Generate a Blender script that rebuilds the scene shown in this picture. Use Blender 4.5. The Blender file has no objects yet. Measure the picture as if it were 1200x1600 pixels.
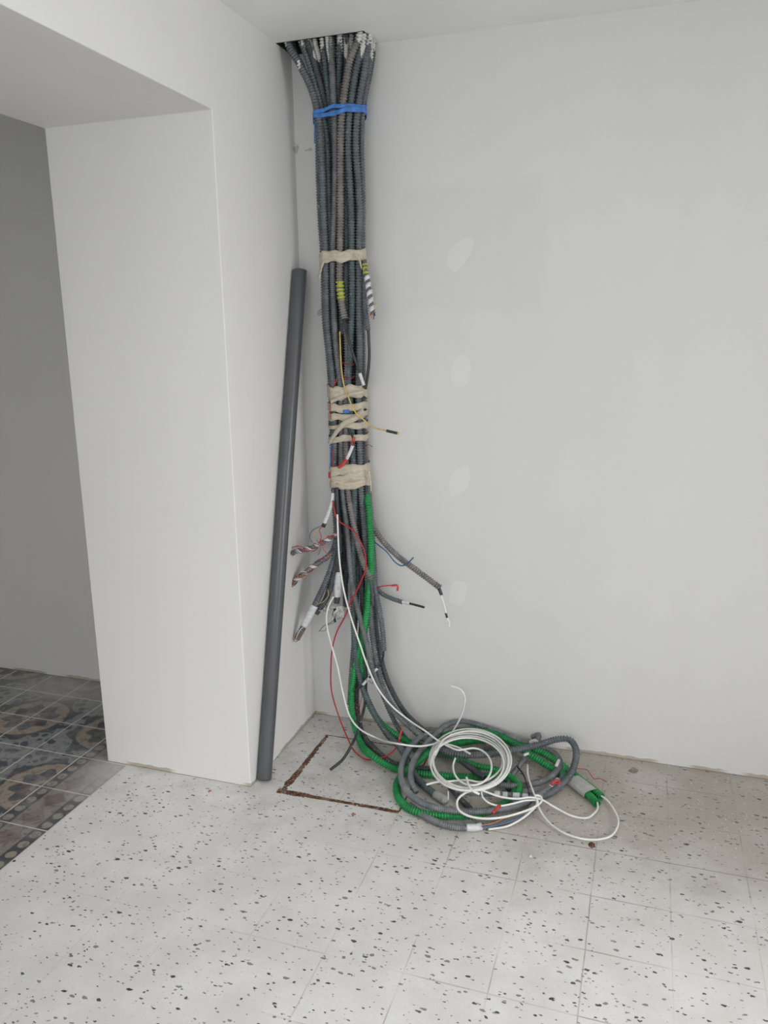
import bpy, math, random
import numpy as np
from mathutils import Vector, Matrix

# ------------------------------------------------------------------ camera, light, exposure
scene = bpy.context.scene
col = scene.collection
FPX = 1239.3
CAM = np.array([1.30304, -2.91261, 1.61012])
CF = np.array([-0.30966901, 0.9250944, -0.219785])
CR = np.array([0.94920297, 0.31433877, -0.01431268])
CU = np.array([-0.05584637, 0.21305277, 0.97544334])
cd = bpy.data.cameras.new('camera')
cd.sensor_fit = 'VERTICAL'; cd.sensor_height = 36.0; cd.lens = FPX / 1600 * 36.0
cd.clip_start = 0.02
cam = bpy.data.objects.new('camera', cd); col.objects.link(cam)
m = Matrix.Identity(4)
for i in range(3):
    m[i][0] = CR[i]; m[i][1] = CU[i]; m[i][2] = -CF[i]; m[i][3] = CAM[i]
cam.matrix_world = m
scene.camera = cam

scene.view_settings.view_transform = 'Standard'
scene.view_settings.look = 'None'
scene.view_settings.gamma = 1.0
scene.view_settings.use_curve_mapping = False
scene.view_settings.exposure = 0.03

w = bpy.data.worlds.new('daylight'); scene.world = w; w.use_nodes = True
bg = w.node_tree.nodes['Background']
bg.inputs[0].default_value = (0.88, 0.93, 1.0, 1); bg.inputs[1].default_value = 1.0

H = 2.6          # ceiling height
D = 0.5989       # depth of the wall stub left of the corner
T = 0.6208       # thickness of the left wall
LZ = 2.278       # underside of the opening's lintel
S = 0.2196       # floor tile
OX = 0.124       # a tile joint in x
RX, RY, LX = 3.4, -4.6, -3.4

def area(name, loc, rot, sx, sy, power, color):
    l = bpy.data.lights.new(name, 'AREA'); l.shape = 'RECTANGLE'; l.size = sx; l.size_y = sy
    l.energy = power; l.color = color
    o = bpy.data.objects.new(name, l); col.objects.link(o)
    o.location = loc; o.rotation_euler = rot
    return o
# skylight falling in through the glazed openings behind and to the right of the photographer
def aimed(name, loc, target, sx, sy, power, color):
    d = Vector(target) - Vector(loc)
    return area(name, loc, d.to_track_quat('-Z', 'Y').to_euler(), sx, sy, power, color)
SKY = (1.0, 0.988, 0.97)
aimed('skylight_rear_opening', (0.7, RY - 1.3, 2.8), (0.3, -1.6, 0.4), 2.8, 1.8, 122, SKY)
aimed('skylight_right_opening', (RX + 1.9, -2.5, 2.3), (0.0, -0.7, 1.0), 2.4, 1.8, 168, SKY)
aimed('added_fill_side_room', (-1.9, RY - 0.9, 2.4), (-1.2, -1.5, 0.0), 1.2, 1.2, 76, SKY)  # added fill lamp, brightens the jamb, soffit and side room

# ------------------------------------------------------------------ pixel -> place helpers
def ray(px, py):
    return CF + CR * (px - 600) / FPX - CU * (py - 800) / FPX
def atz(px, py, z):
    r = ray(px, py); q = CAM + r * (z - CAM[2]) / r[2]
    if q[1] > -0.018:
        q = CAM + r * (-0.018 - CAM[1]) / r[1]
    return q
def aty(px, py, y):
    r = ray(px, py); return CAM + r * (y - CAM[1]) / r[1]
def pts(lst):
    """(px, py, d): d < 0 is a distance in front of the back wall, d >= 0 a height above the floor"""
    out = []
    for p in lst:
        q = aty(*p) if p[2] < 0 else atz(*p)
        if q[2] < 0.006: q = atz(p[0], p[1], 0.012)
        out.append(q)
    return np.array(out)

# ------------------------------------------------------------------ material helpers
class NT:
    def __init__(s, name):
        s.m = bpy.data.materials.new(name); s.m.use_nodes = True
        s.t = s.m.node_tree; s.n = s.t.nodes
        s.b = s.n['Principled BSDF']
    def _set(s, sock, v):
        if isinstance(v, bpy.types.NodeSocket): s.t.links.new(v, sock)
        elif isinstance(v, (tuple, list)) and len(v) == 3 and sock.type == 'RGBA': sock.default_value = (*v, 1)
        else: sock.default_value = v
    def inp(s, k, v): s._set(s.b.inputs[k], v)
    def pos(s): return s.n.new('ShaderNodeNewGeometry').outputs['Position']
    def uv(s): return s.n.new('ShaderNodeTexCoord').outputs['UV']
    def math(s, op, a, b=0.0, c=0.0, clamp=False):
        n = s.n.new('ShaderNodeMath'); n.operation = op; n.use_clamp = clamp
        for i, v in enumerate((a, b, c)): s._set(n.inputs[i], v)
        return n.outputs[0]
    def vm(s, op, a, b=(0, 0, 0), out=0):
        n = s.n.new('ShaderNodeVectorMath'); n.operation = op
        s._set(n.inputs[0], a); s._set(n.inputs[1], b)
        return n.outputs[out]
    def sep(s, v):
        n = s.n.new('ShaderNodeSeparateXYZ'); s._set(n.inputs[0], v); return n.outputs
    def comb(s, x=0.0, y=0.0, z=0.0):
        n = s.n.new('ShaderNodeCombineXYZ')
        for i, v in enumerate((x, y, z)): s._set(n.inputs[i], v)
        return n.outputs[0]
    def noise(s, v, scale, detail=3.0, rough=0.5, out=0):
        n = s.n.new('ShaderNodeTexNoise'); s._set(n.inputs['Vector'], v)
        n.inputs['Scale'].default_value = scale; n.inputs['Detail'].default_value = detail
        n.inputs['Roughness'].default_value = rough
        return n.outputs[out]
    def voro(s, v, scale, feature='F1'):
        n = s.n.new('ShaderNodeTexVoronoi'); n.feature = feature; s._set(n.inputs['Vector'], v)
        n.inputs['Scale'].default_value = scale
        return n.outputs
    def rng(s, v, a, b, c=0.0, d=1.0, smooth=True):
        n = s.n.new('ShaderNodeMapRange'); n.interpolation_type = 'SMOOTHSTEP' if smooth else 'LINEAR'
        for i, x in enumerate((v, a, b, c, d)): s._set(n.inputs[i], x)
        return n.outputs[0]
    def mix(s, f, a, b):
        n = s.n.new('ShaderNodeMix'); n.data_type = 'RGBA'
        s._set(n.inputs[0], f); s._set(n.inputs[6], a); s._set(n.inputs[7], b)
        return n.outputs[2]
    def bump(s, h, strength=0.3, dist=0.002):
        n = s.n.new('ShaderNodeBump'); n.inputs['Strength'].default_value = strength
        n.inputs['Distance'].default_value = dist; s._set(n.inputs['Height'], h)
        s.inp('Normal', n.outputs[0])

def plain(name, c, rough=0.5, spec=0.5, var=0.15, scale=60, speck=0.0):
    k = NT(name); p = k.pos()
    n = k.noise(p, scale, 3)
    d = tuple(max(0, x * (1 - var)) for x in c); l = tuple(min(1, x * (1 + var)) for x in c)
    cc = k.mix(k.rng(n, 0.3, 0.7), d, l)
    if speck > 0:   # white paint flecks
        f = k.noise(p, 130, 2)
        cc = k.mix(k.math('MULTIPLY', k.rng(f, 0.72 - speck, 0.74 - speck), 0.85), cc, (0.62, 0.62, 0.6))
    k.inp('Base Color', cc); k.inp('Roughness', rough); k.inp('Specular IOR Level', spec)
    return k.m

def conduit_mat(name, c, rough=0.45, dusty=0.0):
    """plastic conduit: drips and specks of white paint, thickest near the ceiling where it was painted over"""
    k = NT(name); p = k.pos(); x, y, z = k.sep(p)[:]
    n = k.noise(p, 25, 4)
    cc = k.mix(k.rng(n, 0.3, 0.7), tuple(v * 0.82 for v in c), tuple(min(1, v * 1.2) for v in c))
    if dusty: cc = k.mix(k.math('MULTIPLY', k.rng(k.noise(p, 14, 5), 0.40, 0.7), dusty), cc, (0.42, 0.42, 0.41))
    high = k.rng(z, 2.42, 2.60)
    sn = k.noise(k.vm('MULTIPLY', p, (1, 1, 0.35)), 34, 3)
    paint = k.math('GREATER_THAN', k.math('ADD', sn, k.math('MULTIPLY', high, 0.30)), 0.80)
    fl = k.math('GREATER_THAN', k.noise(p, 150, 1), 0.745)
    cc = k.mix(k.math('MAXIMUM', paint, k.math('MULTIPLY', fl, 0.7)), cc, (0.66, 0.66, 0.63))
    k.inp('Base Color', cc); k.inp('Roughness', rough); k.inp('Specular IOR Level', 0.4)
    return k.m

# walls ------------------------------------------------------------
def wall_mat(name, patches):
    k = NT(name); p = k.pos(); X, Y, Z = k.sep(p)[:]
    base = (0.735, 0.732, 0.725) if patches else (0.81, 0.805, 0.79)  # back wall darkened, other walls lightened in colour to balance the lighting
    big = k.noise(p, 1.3, 2)
    cc = k.mix(k.rng(big, 0.3, 0.7), tuple(v * 0.97 for v in base), base)
    # roller marks, hardly visible
    rl = k.noise(k.vm('MULTIPLY', p, (6, 6, 0.8)), 1.5, 2)
    cc = k.mix(k.math('MULTIPLY', k.rng(rl, 0.45, 0.65), 0.25), cc, tuple(v * 0.95 for v in base))
    if patches:
        wob = k.math('MULTIPLY', k.math('SUBTRACT', k.noise(p, 9, 3), 0.5), 0.07)
        # one rectangle rolled in a slightly greyer coat
        def rect(x0, x1, z0, z1, e):
            a = k.rng(k.math('ADD', X, wob), x0, x0 + e); b = k.rng(k.math('ADD', X, wob), x1, x1 - e)
            c_ = k.rng(k.math('ADD', Z, wob), z0, z0 + e); d_ = k.rng(k.math('ADD', Z, wob), z1, z1 - e)
            return k.math('MULTIPLY', k.math('MULTIPLY', a, b), k.math('MULTIPLY', c_, d_))
        cc = k.mix(k.math('MULTIPLY', rect(0.40, 0.95, 1.66, 2.14, 0.05), 0.35), cc, (0.665, 0.665, 0.65))
        cc = k.mix(k.math('MULTIPLY', rect(0.42, 0.90, 0.30, 1.10, 0.10), 0.25), cc, (0.68, 0.685, 0.695))
        for (cx, cz, rx, rz, tl) in ((0.628, 1.881, 0.042, 0.062, 0.5), (0.633, 1.469, 0.040, 0.060, 0.1),
                                     (0.633, 1.056, 0.040, 0.062, 0.3), (0.631, 0.607, 0.038, 0.056, 0.2)):
            dx = k.math('SUBTRACT', X, cx); dz = k.math('SUBTRACT', Z, cz)
            dx = k.math('SUBTRACT', dx, k.math('MULTIPLY', dz, tl))
            r = k.math('SQRT', k.math('ADD', k.math('POWER', k.math('DIVIDE', dx, rx), 2.0), k.math('POWER', k.math('DIVIDE', dz, rz), 2.0)))
            r = k.math('ADD', r, k.math('MULTIPLY', k.math('SUBTRACT', k.noise(p, 16, 3), 0.5), 1.0))
            cc = k.mix(k.rng(r, 1.0, 0.86, 0, 0.6), cc, (0.79, 0.79, 0.775))
    # pits and scuffs
    sc = k.noise(k.vm('MULTIPLY', p, (1, 1, 2)), 30, 2)
    mask = k.math('MULTIPLY', k.rng(sc, 0.80, 0.83), k.rng(k.noise(p, 2.3, 1), 0.5, 0.6))
    cc = k.mix(k.math('MULTIPLY', mask, 0.5), cc, (0.45, 0.43, 0.40))
    # torn plaster in the corner, high up
    for (cx, cy, cz, ax, az) in ((-0.002, 0.0, 2.283, 0.026, 0.022), (0.055, 0.0, 2.276, 0.040, 0.008), (0.085, 0.0, 1.69, 0.03, 0.03)):
        q = k.vm('SUBTRACT', p, (cx, cy, cz)); q = k.vm('MULTIPLY', q, (1 / ax, 1 / 0.03, 1 / az))
        ln = k.vm('LENGTH', q, out=1)
        ln = k.math('ADD', ln, k.math('MULTIPLY', k.math('SUBTRACT', k.noise(p, 45, 3), 0.5), 3.2))
        cc = k.mix(k.rng(ln, 0.6, 0.3, 0, 0.6), cc, (0.40, 0.33, 0.29))
    # bare plaster strip left along the floor
    e = k.math('ADD', 0.014, k.math('MULTIPLY', k.math('SUBTRACT', k.noise(p, 22, 4), 0.5), 0.020))
    along = k.rng(k.noise(k.vm('MULTIPLY', p, (1, 1, 0)), 3.1, 1), 0.44, 0.50)
    st = k.math('MULTIPLY', k.math('LESS_THAN', Z, e), along)
    cc = k.mix(st, cc, (0.50, 0.45, 0.38))
    gap = k.math('LESS_THAN', Z, k.math('ADD', 0.0005, k.math('MULTIPLY', k.noise(p, 30, 2), 0.004)))
    cc = k.mix(k.math('MULTIPLY', gap, 0.75), cc, (0.16, 0.13, 0.11))
    k.inp('Base Color', cc); k.inp('Roughness', 0.62); k.inp('Specular IOR Level', 0.3)
    k.bump(k.math('ADD', k.noise(p, 160, 3), k.math('MULTIPLY', k.noise(p, 6, 2), 3.0)), 0.10, 0.002)
    return k.m

def terrazzo(name, dirt):
    k = NT(name); p = k.pos(); X, Y, Z = k.sep(p)[:]
    P2 = k.comb(X, Y, 0.0)
    base = k.mix(k.rng(k.noise(P2, 6, 5, 0.6), 0.35, 0.68), (0.74, 0.73, 0.705), (0.82, 0.815, 0.80))
    base = k.mix(k.math('MULTIPLY', k.rng(k.noise(P2, 140, 3), 0.55, 0.75), 0.40), base, (0.58, 0.565, 0.535))
    # dirt in the slabs, then browner tones towards the back wall and the right
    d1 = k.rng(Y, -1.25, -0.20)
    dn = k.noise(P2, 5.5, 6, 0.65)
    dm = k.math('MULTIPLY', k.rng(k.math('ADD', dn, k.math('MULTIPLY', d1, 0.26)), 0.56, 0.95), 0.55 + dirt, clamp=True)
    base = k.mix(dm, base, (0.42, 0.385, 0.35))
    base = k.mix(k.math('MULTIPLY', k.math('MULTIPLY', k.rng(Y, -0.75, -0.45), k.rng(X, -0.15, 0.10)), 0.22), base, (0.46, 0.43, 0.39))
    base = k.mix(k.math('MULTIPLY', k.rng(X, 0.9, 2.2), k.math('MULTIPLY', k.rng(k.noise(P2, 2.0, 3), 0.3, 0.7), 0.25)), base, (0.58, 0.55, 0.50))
    near = k.math('MULTIPLY', k.rng(k.math('ADD', X, k.math('MULTIPLY', Y, 0.35)), 0.15, 0.75), k.rng(Y, -1.05, -0.25))  # browner towards the back wall, more so on the right
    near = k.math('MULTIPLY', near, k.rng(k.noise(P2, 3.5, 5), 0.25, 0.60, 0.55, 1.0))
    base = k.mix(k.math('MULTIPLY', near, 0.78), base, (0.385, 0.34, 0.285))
    # stone chips
    cols = [((0.045, 0.05, 0.058), 0.20), ((0.075, 0.08, 0.085), 0.17), ((0.16, 0.155, 0.15), 0.14)]
    dist = k.vm('SCALE', k.vm('SUBTRACT', k.noise(P2, 90, 2, out=1), (0.5, 0.5, 0.5)), (0, 0, 0))
    dist.node.inputs['Scale'].default_value = 0.010
    for i, ((c, pr), ang, scl) in enumerate(zip(cols, (0.5, -0.45, 1.6), (58, 76, 105))):
        mp = k.n.new('ShaderNodeMapping'); k._set(mp.inputs['Vector'], k.vm('ADD', P2, dist))
        mp.inputs['Location'].default_value = (i * 3.7, i * 1.3, 0)
        mp.inputs['Rotation'].default_value = (0, 0, ang); mp.inputs['Scale'].default_value = (0.62, 1.25, 1)
        v = k.voro(mp.outputs[0], scl)
        r, g, b = k.sep(v['Color'])[:]
        pick = k.math('LESS_THAN', r, k.math('MULTIPLY', pr * 2, k.rng(k.noise(P2, 3.1 + i, 2), 0.30, 0.70, 0.35, 1.0)))
        rad = k.rng(g, 0, 1, 0.11, 0.36, smooth=False)
        on = k.math('MULTIPLY', pick, k.rng(v['Distance'], rad, k.math('SUBTRACT', rad, 0.05)))
        vis = k.math('SUBTRACT', 1.0, k.math('MULTIPLY', dm, 0.45))
        base = k.mix(k.math('MULTIPLY', k.math('MULTIPLY', on, vis), k.rng(b, 0, 1, 0.68, 1.0, smooth=False)), base, c)
    v = k.voro(P2, 160); r, g, b = k.sep(v['Color'])[:]
    base = k.mix(k.math('MULTIPLY', k.math('LESS_THAN', r, 0.05), k.rng(v['Distance'], 0.4, 0.3, 0, 0.8)), base, (0.78, 0.77, 0.73))
    # joints, faint: almost polished away on the left
    def joint(c, off, wd):
        f = k.math('FRACT', k.math('DIVIDE', k.math('SUBTRACT', c, off - 100 * S), S))
        dd = k.math('MULTIPLY', k.math('ABSOLUTE', k.math('SUBTRACT', f, 0.5)), -S)
        return k.rng(k.math('ADD', dd, 0.5 * S), wd, wd * 0.35)
    wv = k.math('MULTIPLY', k.math('SUBTRACT', k.noise(P2, 9, 2), 0.5), 0.004)
    jj = k.math('MAXIMUM', joint(k.math('ADD', X, wv), OX, 0.0026), joint(k.math('ADD', Y, wv), -D, 0.0026))
    fade = k.math('MULTIPLY', k.rng(k.noise(P2, 4.3, 3), 0.42, 0.66, 0.08, 0.75), k.rng(X, -0.1, 1.25, 0.16, 1.0))
    # the joint in line with the front of the rusty frame is the darkest
    line = k.math('MULTIPLY', k.rng(k.math('ABSOLUTE', k.math('ADD', k.math('ADD', Y, wv), D)), 0.006, 0.001), k.rng(X, 0.5, 0.65))
    fade = k.math('MAXIMUM', fade, k.math('MULTIPLY', line, k.rng(k.noise(P2, 8, 2), 0.3, 0.6, 0.45, 0.95)))
    base = k.mix(k.math('MULTIPLY', jj, fade), base, (0.27, 0.235, 0.20))
    k.inp('Base Color', base); k.inp('Roughness', k.rng(k.noise(P2, 11, 3), 0.3, 0.7, 0.36, 0.55)); k.inp('Specular IOR Level', 0.42)
    k.bump(k.math('SUBTRACT', k.noise(P2, 60, 3), k.math('MULTIPLY', jj, 0.6)), 0.12, 0.001)
    return k.m

def cement_tiles(name):
    k = NT(name); p = k.pos(); X, Y, Z = k.sep(p)[:]
    P2 = k.comb(X, Y, 0.0); sz = 0.2165
    u = k.math('DIVIDE', k.math('SUBTRACT', X, -0.528 - 60 * sz), sz); v = k.math('DIVIDE', k.math('SUBTRACT', Y, -0.605 - 60 * sz), sz)
    fu = k.math('FRACT', u); fv = k.math('FRACT', v)
    wob = k.math('MULTIPLY', k.math('SUBTRACT', k.noise(P2, 22, 3), 0.5), 0.12)
    def rad(a, b, ca, cb):
        return k.math('ADD', wob, k.math('SQRT', k.math('ADD', k.math('POWER', k.math('SUBTRACT', a, ca), 2.0), k.math('POWER', k.math('SUBTRACT', b, cb), 2.0))))
    # roundels centred on every second joint crossing
    hu = k.math('MULTIPLY', k.math('FRACT', k.math('MULTIPLY', u, 0.5)), 2.0)
    hv = k.math('MULTIPLY', k.math('FRACT', k.math('MULTIPLY', v, 0.5)), 2.0)
    r = rad(hu, hv, 1.0, 1.0)
    navy = (0.040, 0.046, 0.060); sand = (0.34, 0.27, 0.20); clay = (0.17, 0.11, 0.09); grey = (0.25, 0.255, 0.26)
    ang = k.math('ARCTAN2', k.math('SUBTRACT', hv, 1.0), k.math('SUBTRACT', hu, 1.0))
    pet = k.math('MULTIPLY', k.math('COSINE', k.math('MULTIPLY', ang, 8.0)), 0.07)
    c = k.mix(k.math('GREATER_THAN', k.voro(P2, 26)['Distance'], 0.42), navy, grey)
    c = k.mix(k.rng(k.math('ADD', r, pet), 0.86, 0.82), c, navy)
    c = k.mix(k.rng(r, 0.72, 0.69), c, sand)
    c = k.mix(k.rng(k.math('ADD', r, pet), 0.50, 0.47), c, navy)
    c = k.mix(k.rng(k.math('ADD', r, k.math('MULTIPLY', pet, -1.0)), 0.34, 0.31), c, clay)
    c = k.mix(k.rng(r, 0.19, 0.16), c, sand)
    c = k.mix(k.rng(r, 0.09, 0.07), c, navy)
    # border row beside the terrazzo: two rows of dots with a band of lozenges between
    bx = k.math('DIVIDE', k.math('SUBTRACT', -0.528, X), sz)
    bd = k.mix(k.rng(rad(k.math('FRACT', k.math('MULTIPLY', bx, 4.0)), k.math('FRACT', k.math('MULTIPLY', fv, 4.0)), 0.5, 0.5), 0.36, 0.30), (0.045, 0.05, 0.062), (0.33, 0.29, 0.24))
    lz = k.math('ADD', k.math('ABSOLUTE', k.math('SUBTRACT', k.math('FRACT', k.math('MULTIPLY', fv, 2.0)), 0.5)), k.math('ABSOLUTE', k.math('SUBTRACT', k.math('MULTIPLY', bx, 2.0), 1.0)))
    lzc = k.mix(k.rng(k.math('ADD', lz, wob), 0.48, 0.42), (0.26, 0.22, 0.19), clay)
    mid = k.math('MULTIPLY', k.math('GREATER_THAN', bx, 0.25), k.math('LESS_THAN', bx, 0.75))
    bd = k.mix(mid, bd, lzc)
    c = k.mix(k.math('LESS_THAN', bx, 1.0), c, bd)
    # dust wiped over the tiles and plaster dust near the opening
    dn = k.noise(k.vm('MULTIPLY', P2, (1.0, 2.2, 1)), 4.5, 6, 0.62)
    c = k.mix(k.rng(dn, 0.36, 0.76, 0.03, 0.60), c, (0.40, 0.395, 0.39))
    c = k.mix(k.math('MULTIPLY', k.rng(k.noise(P2, 38, 4, 0.7), 0.50, 0.62), 0.5), c, (0.055, 0.06, 0.072))
    q = k.vm('LENGTH', k.vm('MULTIPLY', k.vm('SUBTRACT', P2, (-0.56, -0.66, 0)), (1, 0.7, 0)), out=1)
    c = k.mix(k.rng(k.math('ADD', q, k.math('MULTIPLY', dn, 0.22)), 0.30, 0.12, 0, 0.8), c, (0.56, 0.555, 0.55))
    q2 = k.vm('LENGTH', k.vm('MULTIPLY', k.vm('SUBTRACT', P2, (-1.25, -0.10, 0)), (0.6, 1, 0)), out=1)
    c = k.mix(k.rng(k.math('ADD', q2, k.math('MULTIPLY', dn, 0.3)), 0.45, 0.15, 0, 0.75), c, (0.50, 0.49, 0.47))
    g1 = k.rng(k.math('ABSOLUTE', k.math('SUBTRACT', fu, 0.5)), 0.484, 0.491); g2 = k.rng(k.math('ABSOLUTE', k.math('SUBTRACT', fv, 0.5)), 0.484, 0.491)
    g = k.math('MULTIPLY', k.math('MAXIMUM', g1, g2), k.rng(k.noise(P2, 7, 2), 0.3, 0.5, 0.55, 1.0))
    c = k.mix(g, c, (0.68, 0.67, 0.65))
    k.inp('Base Color', c); k.inp('Roughness', 0.42); k.inp('Specular IOR Level', 0.45)
    k.bump(k.noise(P2, 70, 3), 0.1, 0.001)
    return k.m

def rust_mat():
    k = NT('rusty_iron'); p = k.pos()
    c = k.mix(k.rng(k.noise(p, 45, 5, 0.7), 0.35, 0.65), (0.055, 0.026, 0.018), (0.19, 0.08, 0.04))
    c = k.mix(k.rng(k.noise(p, 130, 3), 0.60, 0.66), c, (0.45, 0.38, 0.32))
    c = k.mix(k.rng(k.noise(p, 12, 3), 0.52, 0.62, 0, 0.6), c, (0.27, 0.22, 0.18))
    k.inp('Base Color', c); k.inp('Roughness', 0.9); k.bump(k.noise(p, 220, 3), 0.8, 0.003)
    return k.m

def tape_mat(name, c, trans=0.0):
    k = NT(name); p = k.pos()
    n = k.noise(k.vm('MULTIPLY', p, (1, 1, 3)), 40, 4)
    cc = k.mix(k.rng(n, 0.3, 0.72), tuple(v * 0.80 for v in c), c)
    k.inp('Base Color', cc); k.inp('Roughness', 0.5)
    k.bump(k.noise(k.vm('MULTIPLY', p, (0.6, 0.6, 4)), 60, 3), 0.5, 0.002)
    return k.m

M = {}
M['wall'] = wall_mat('white_wall_paint', False)
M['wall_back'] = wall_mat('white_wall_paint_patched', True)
M['ceiling'] = plain('ceiling_paint', (0.88, 0.88, 0.86), 0.7, 0.2, 0.02, 4)
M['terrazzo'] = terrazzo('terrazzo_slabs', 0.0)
M['terrazzo_cover'] = terrazzo('terrazzo_cover', 0.05)
M['cement'] = cement_tiles('patterned_cement_tiles')
M['rust'] = rust_mat()
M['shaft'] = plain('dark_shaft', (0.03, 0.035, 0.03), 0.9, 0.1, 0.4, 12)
M['slate'] = conduit_mat('conduit_slate', (0.125, 0.142, 0.155))
M['teal'] = conduit_mat('conduit_green_grey', (0.100, 0.128, 0.134))
M['brown'] = conduit_mat('conduit_warm_grey', (0.205, 0.192, 0.184))
M['mid'] = conduit_mat('conduit_mid_grey', (0.165, 0.172, 0.176))
M['dark'] = conduit_mat('conduit_dark', (0.070, 0.077, 0.085))
M['floor_grey'] = conduit_mat('conduit_floor_grey', (0.175, 0.19, 0.205), dusty=0.45)
M['green'] = conduit_mat('conduit_green', (0.018, 0.265, 0.075))
M['pipe'] = plain('grey_pvc', (0.088, 0.094, 0.102), 0.34, 0.5, 0.06, 9, speck=-0.02)
M['black'] = plain('black_cable', (0.028, 0.030, 0.034), 0.4, 0.5, 0.2, 40, speck=0.015)
M['white'] = plain('white_cable', (0.84, 0.84, 0.81), 0.4, 0.5, 0.05, 30)
M['red'] = plain('red_wire', (0.42, 0.020, 0.035), 0.4)
M['redtape'] = plain('red_tape', (0.55, 0.05, 0.05), 0.4)
M['blue'] = plain('blue_wire', (0.06, 0.13, 0.25), 0.4)
M['brightblue'] = plain('blue_tape', (0.055, 0.20, 0.56), 0.35, 0.5, 0.25, 45)
M['yellow'] = plain('yellow_wire', (0.62, 0.45, 0.14), 0.4)
M['lime'] = plain('yellow_green_tape', (0.42, 0.46, 0.06), 0.4)
M['orange'] = plain('orange_wire', (0.65, 0.22, 0.06), 0.4)
M['copper'] = plain('copper_strands', (0.45, 0.20, 0.10), 0.35)
M['masking'] = tape_mat('masking_tape', (0.60, 0.53, 0.42))
M['label'] = tape_mat('white_label_tape', (0.74, 0.75, 0.76))
M['greytape'] = tape_mat('grey_label_tape', (0.50, 0.50, 0.48))
k = NT('clear_film'); k.inp('Base Color', (0.9, 0.9, 0.9, 1)); k.inp('Transmission Weight', 0.35); k.inp('Roughness', 0.25); k.inp('IOR', 1.1); M['film'] = k.m

# ------------------------------------------------------------------ mesh helpers
def tag(o, label=None, cat=None, group=None, kind=None):
    if label: o['label'] = label
    if cat: o['category'] = cat
    if group: o['group'] = group
    if kind: o['kind'] = kind
    return o

def mesh_obj(name, V, Fc, mat, parent=None, smooth=True, origin=None):
    V = np.asarray(V, dtype=np.float64)
    if origin is None:
        origin = np.array([(V[:, 0].min() + V[:, 0].max()) / 2, (V[:, 1].min() + V[:, 1].max()) / 2, V[:, 2].min()])
    if parent is not None: origin = np.array(parent['_o'])
    me = bpy.data.meshes.new(name)
    me.from_pydata((V - origin).tolist(), [], Fc)
    me.materials.append(mat)
    if smooth: me.polygons.foreach_set('use_smooth', [True] * len(me.polygons))
    me.update()
    o = bpy.data.objects.new(name, me); col.objects.link(o)
    if parent is None:
        o.location = origin
    else:
        o.parent = parent
    o['_o'] = [float(v) for v in origin]
    return o

def empty(name, loc):
    o = bpy.data.objects.new(name, None); col.objects.link(o); o.location = loc
    o.empty_display_size = 0.05
    o['_o'] = [float(v) for v in loc]
    return o

def spline(P, step):
    """centripetal-ish Catmull-Rom, resampled evenly by arc length"""
    P = np.asarray(P, float)
    if len(P) == 2: dense = np.array([P[0] + (P[1] - P[0]) * t for t in np.linspace(0, 1, 20)])
    else:
        Q = np.vstack([2 * P[0] - P[1], P, 2 * P[-1] - P[-2]])
        dense = []
        for i in range(1, len(Q) - 2):
            p0, p1, p2, p3 = Q[i - 1], Q[i], Q[i + 1], Q[i + 2]
            d01 = max(1e-5, np.linalg.norm(p1 - p0)) ** .5; d12 = max(1e-5, np.linalg.norm(p2 - p1)) ** .5; d23 = max(1e-5, np.linalg.norm(p3 - p2)) ** .5
            m1 = (p1 - p0) / d01 - (p2 - p0) / (d01 + d12) + (p2 - p1) / d12
            m2 = (p2 - p1) / d12 - (p3 - p1) / (d12 + d23) + (p3 - p2) / d23
            m1 *= d12; m2 *= d12
            for t in np.linspace(0, 1, 24, endpoint=False):
                dense.append((2*t**3 - 3*t*t + 1) * p1 + (t**3 - 2*t*t + t) * m1 + (-2*t**3 + 3*t*t) * p2 + (t**3 - t*t) * m2)
        dense.append(P[-1]); dense = np.array(dense)
    L = np.concatenate([[0], np.cumsum(np.linalg.norm(np.diff(dense, axis=0), axis=1))])
    n = max(4, int(L[-1] / step) + 1)
    s = np.linspace(0, L[-1], n)
    return np.stack([np.interp(s, L, dense[:, i]) for i in range(3)], 1), s

def frames(C):
    Tn = np.gradient(C, axis=0); Tn /= np.maximum(1e-9, np.linalg.norm(Tn, axis=1))[:, None]
    a = np.array([0, 1.0, 0]) if abs(Tn[0][1]) < .9 else np.array([1.0, 0, 0])
    N = np.zeros_like(C); n = a - Tn[0] * (a @ Tn[0]); N[0] = n / np.linalg.norm(n)
    for i in range(1, len(C)):
        n = N[i - 1] - Tn[i] * (N[i - 1] @ Tn[i]); N[i] = n / np.linalg.norm(n)
    return Tn, N, np.cross(Tn, N)

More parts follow.
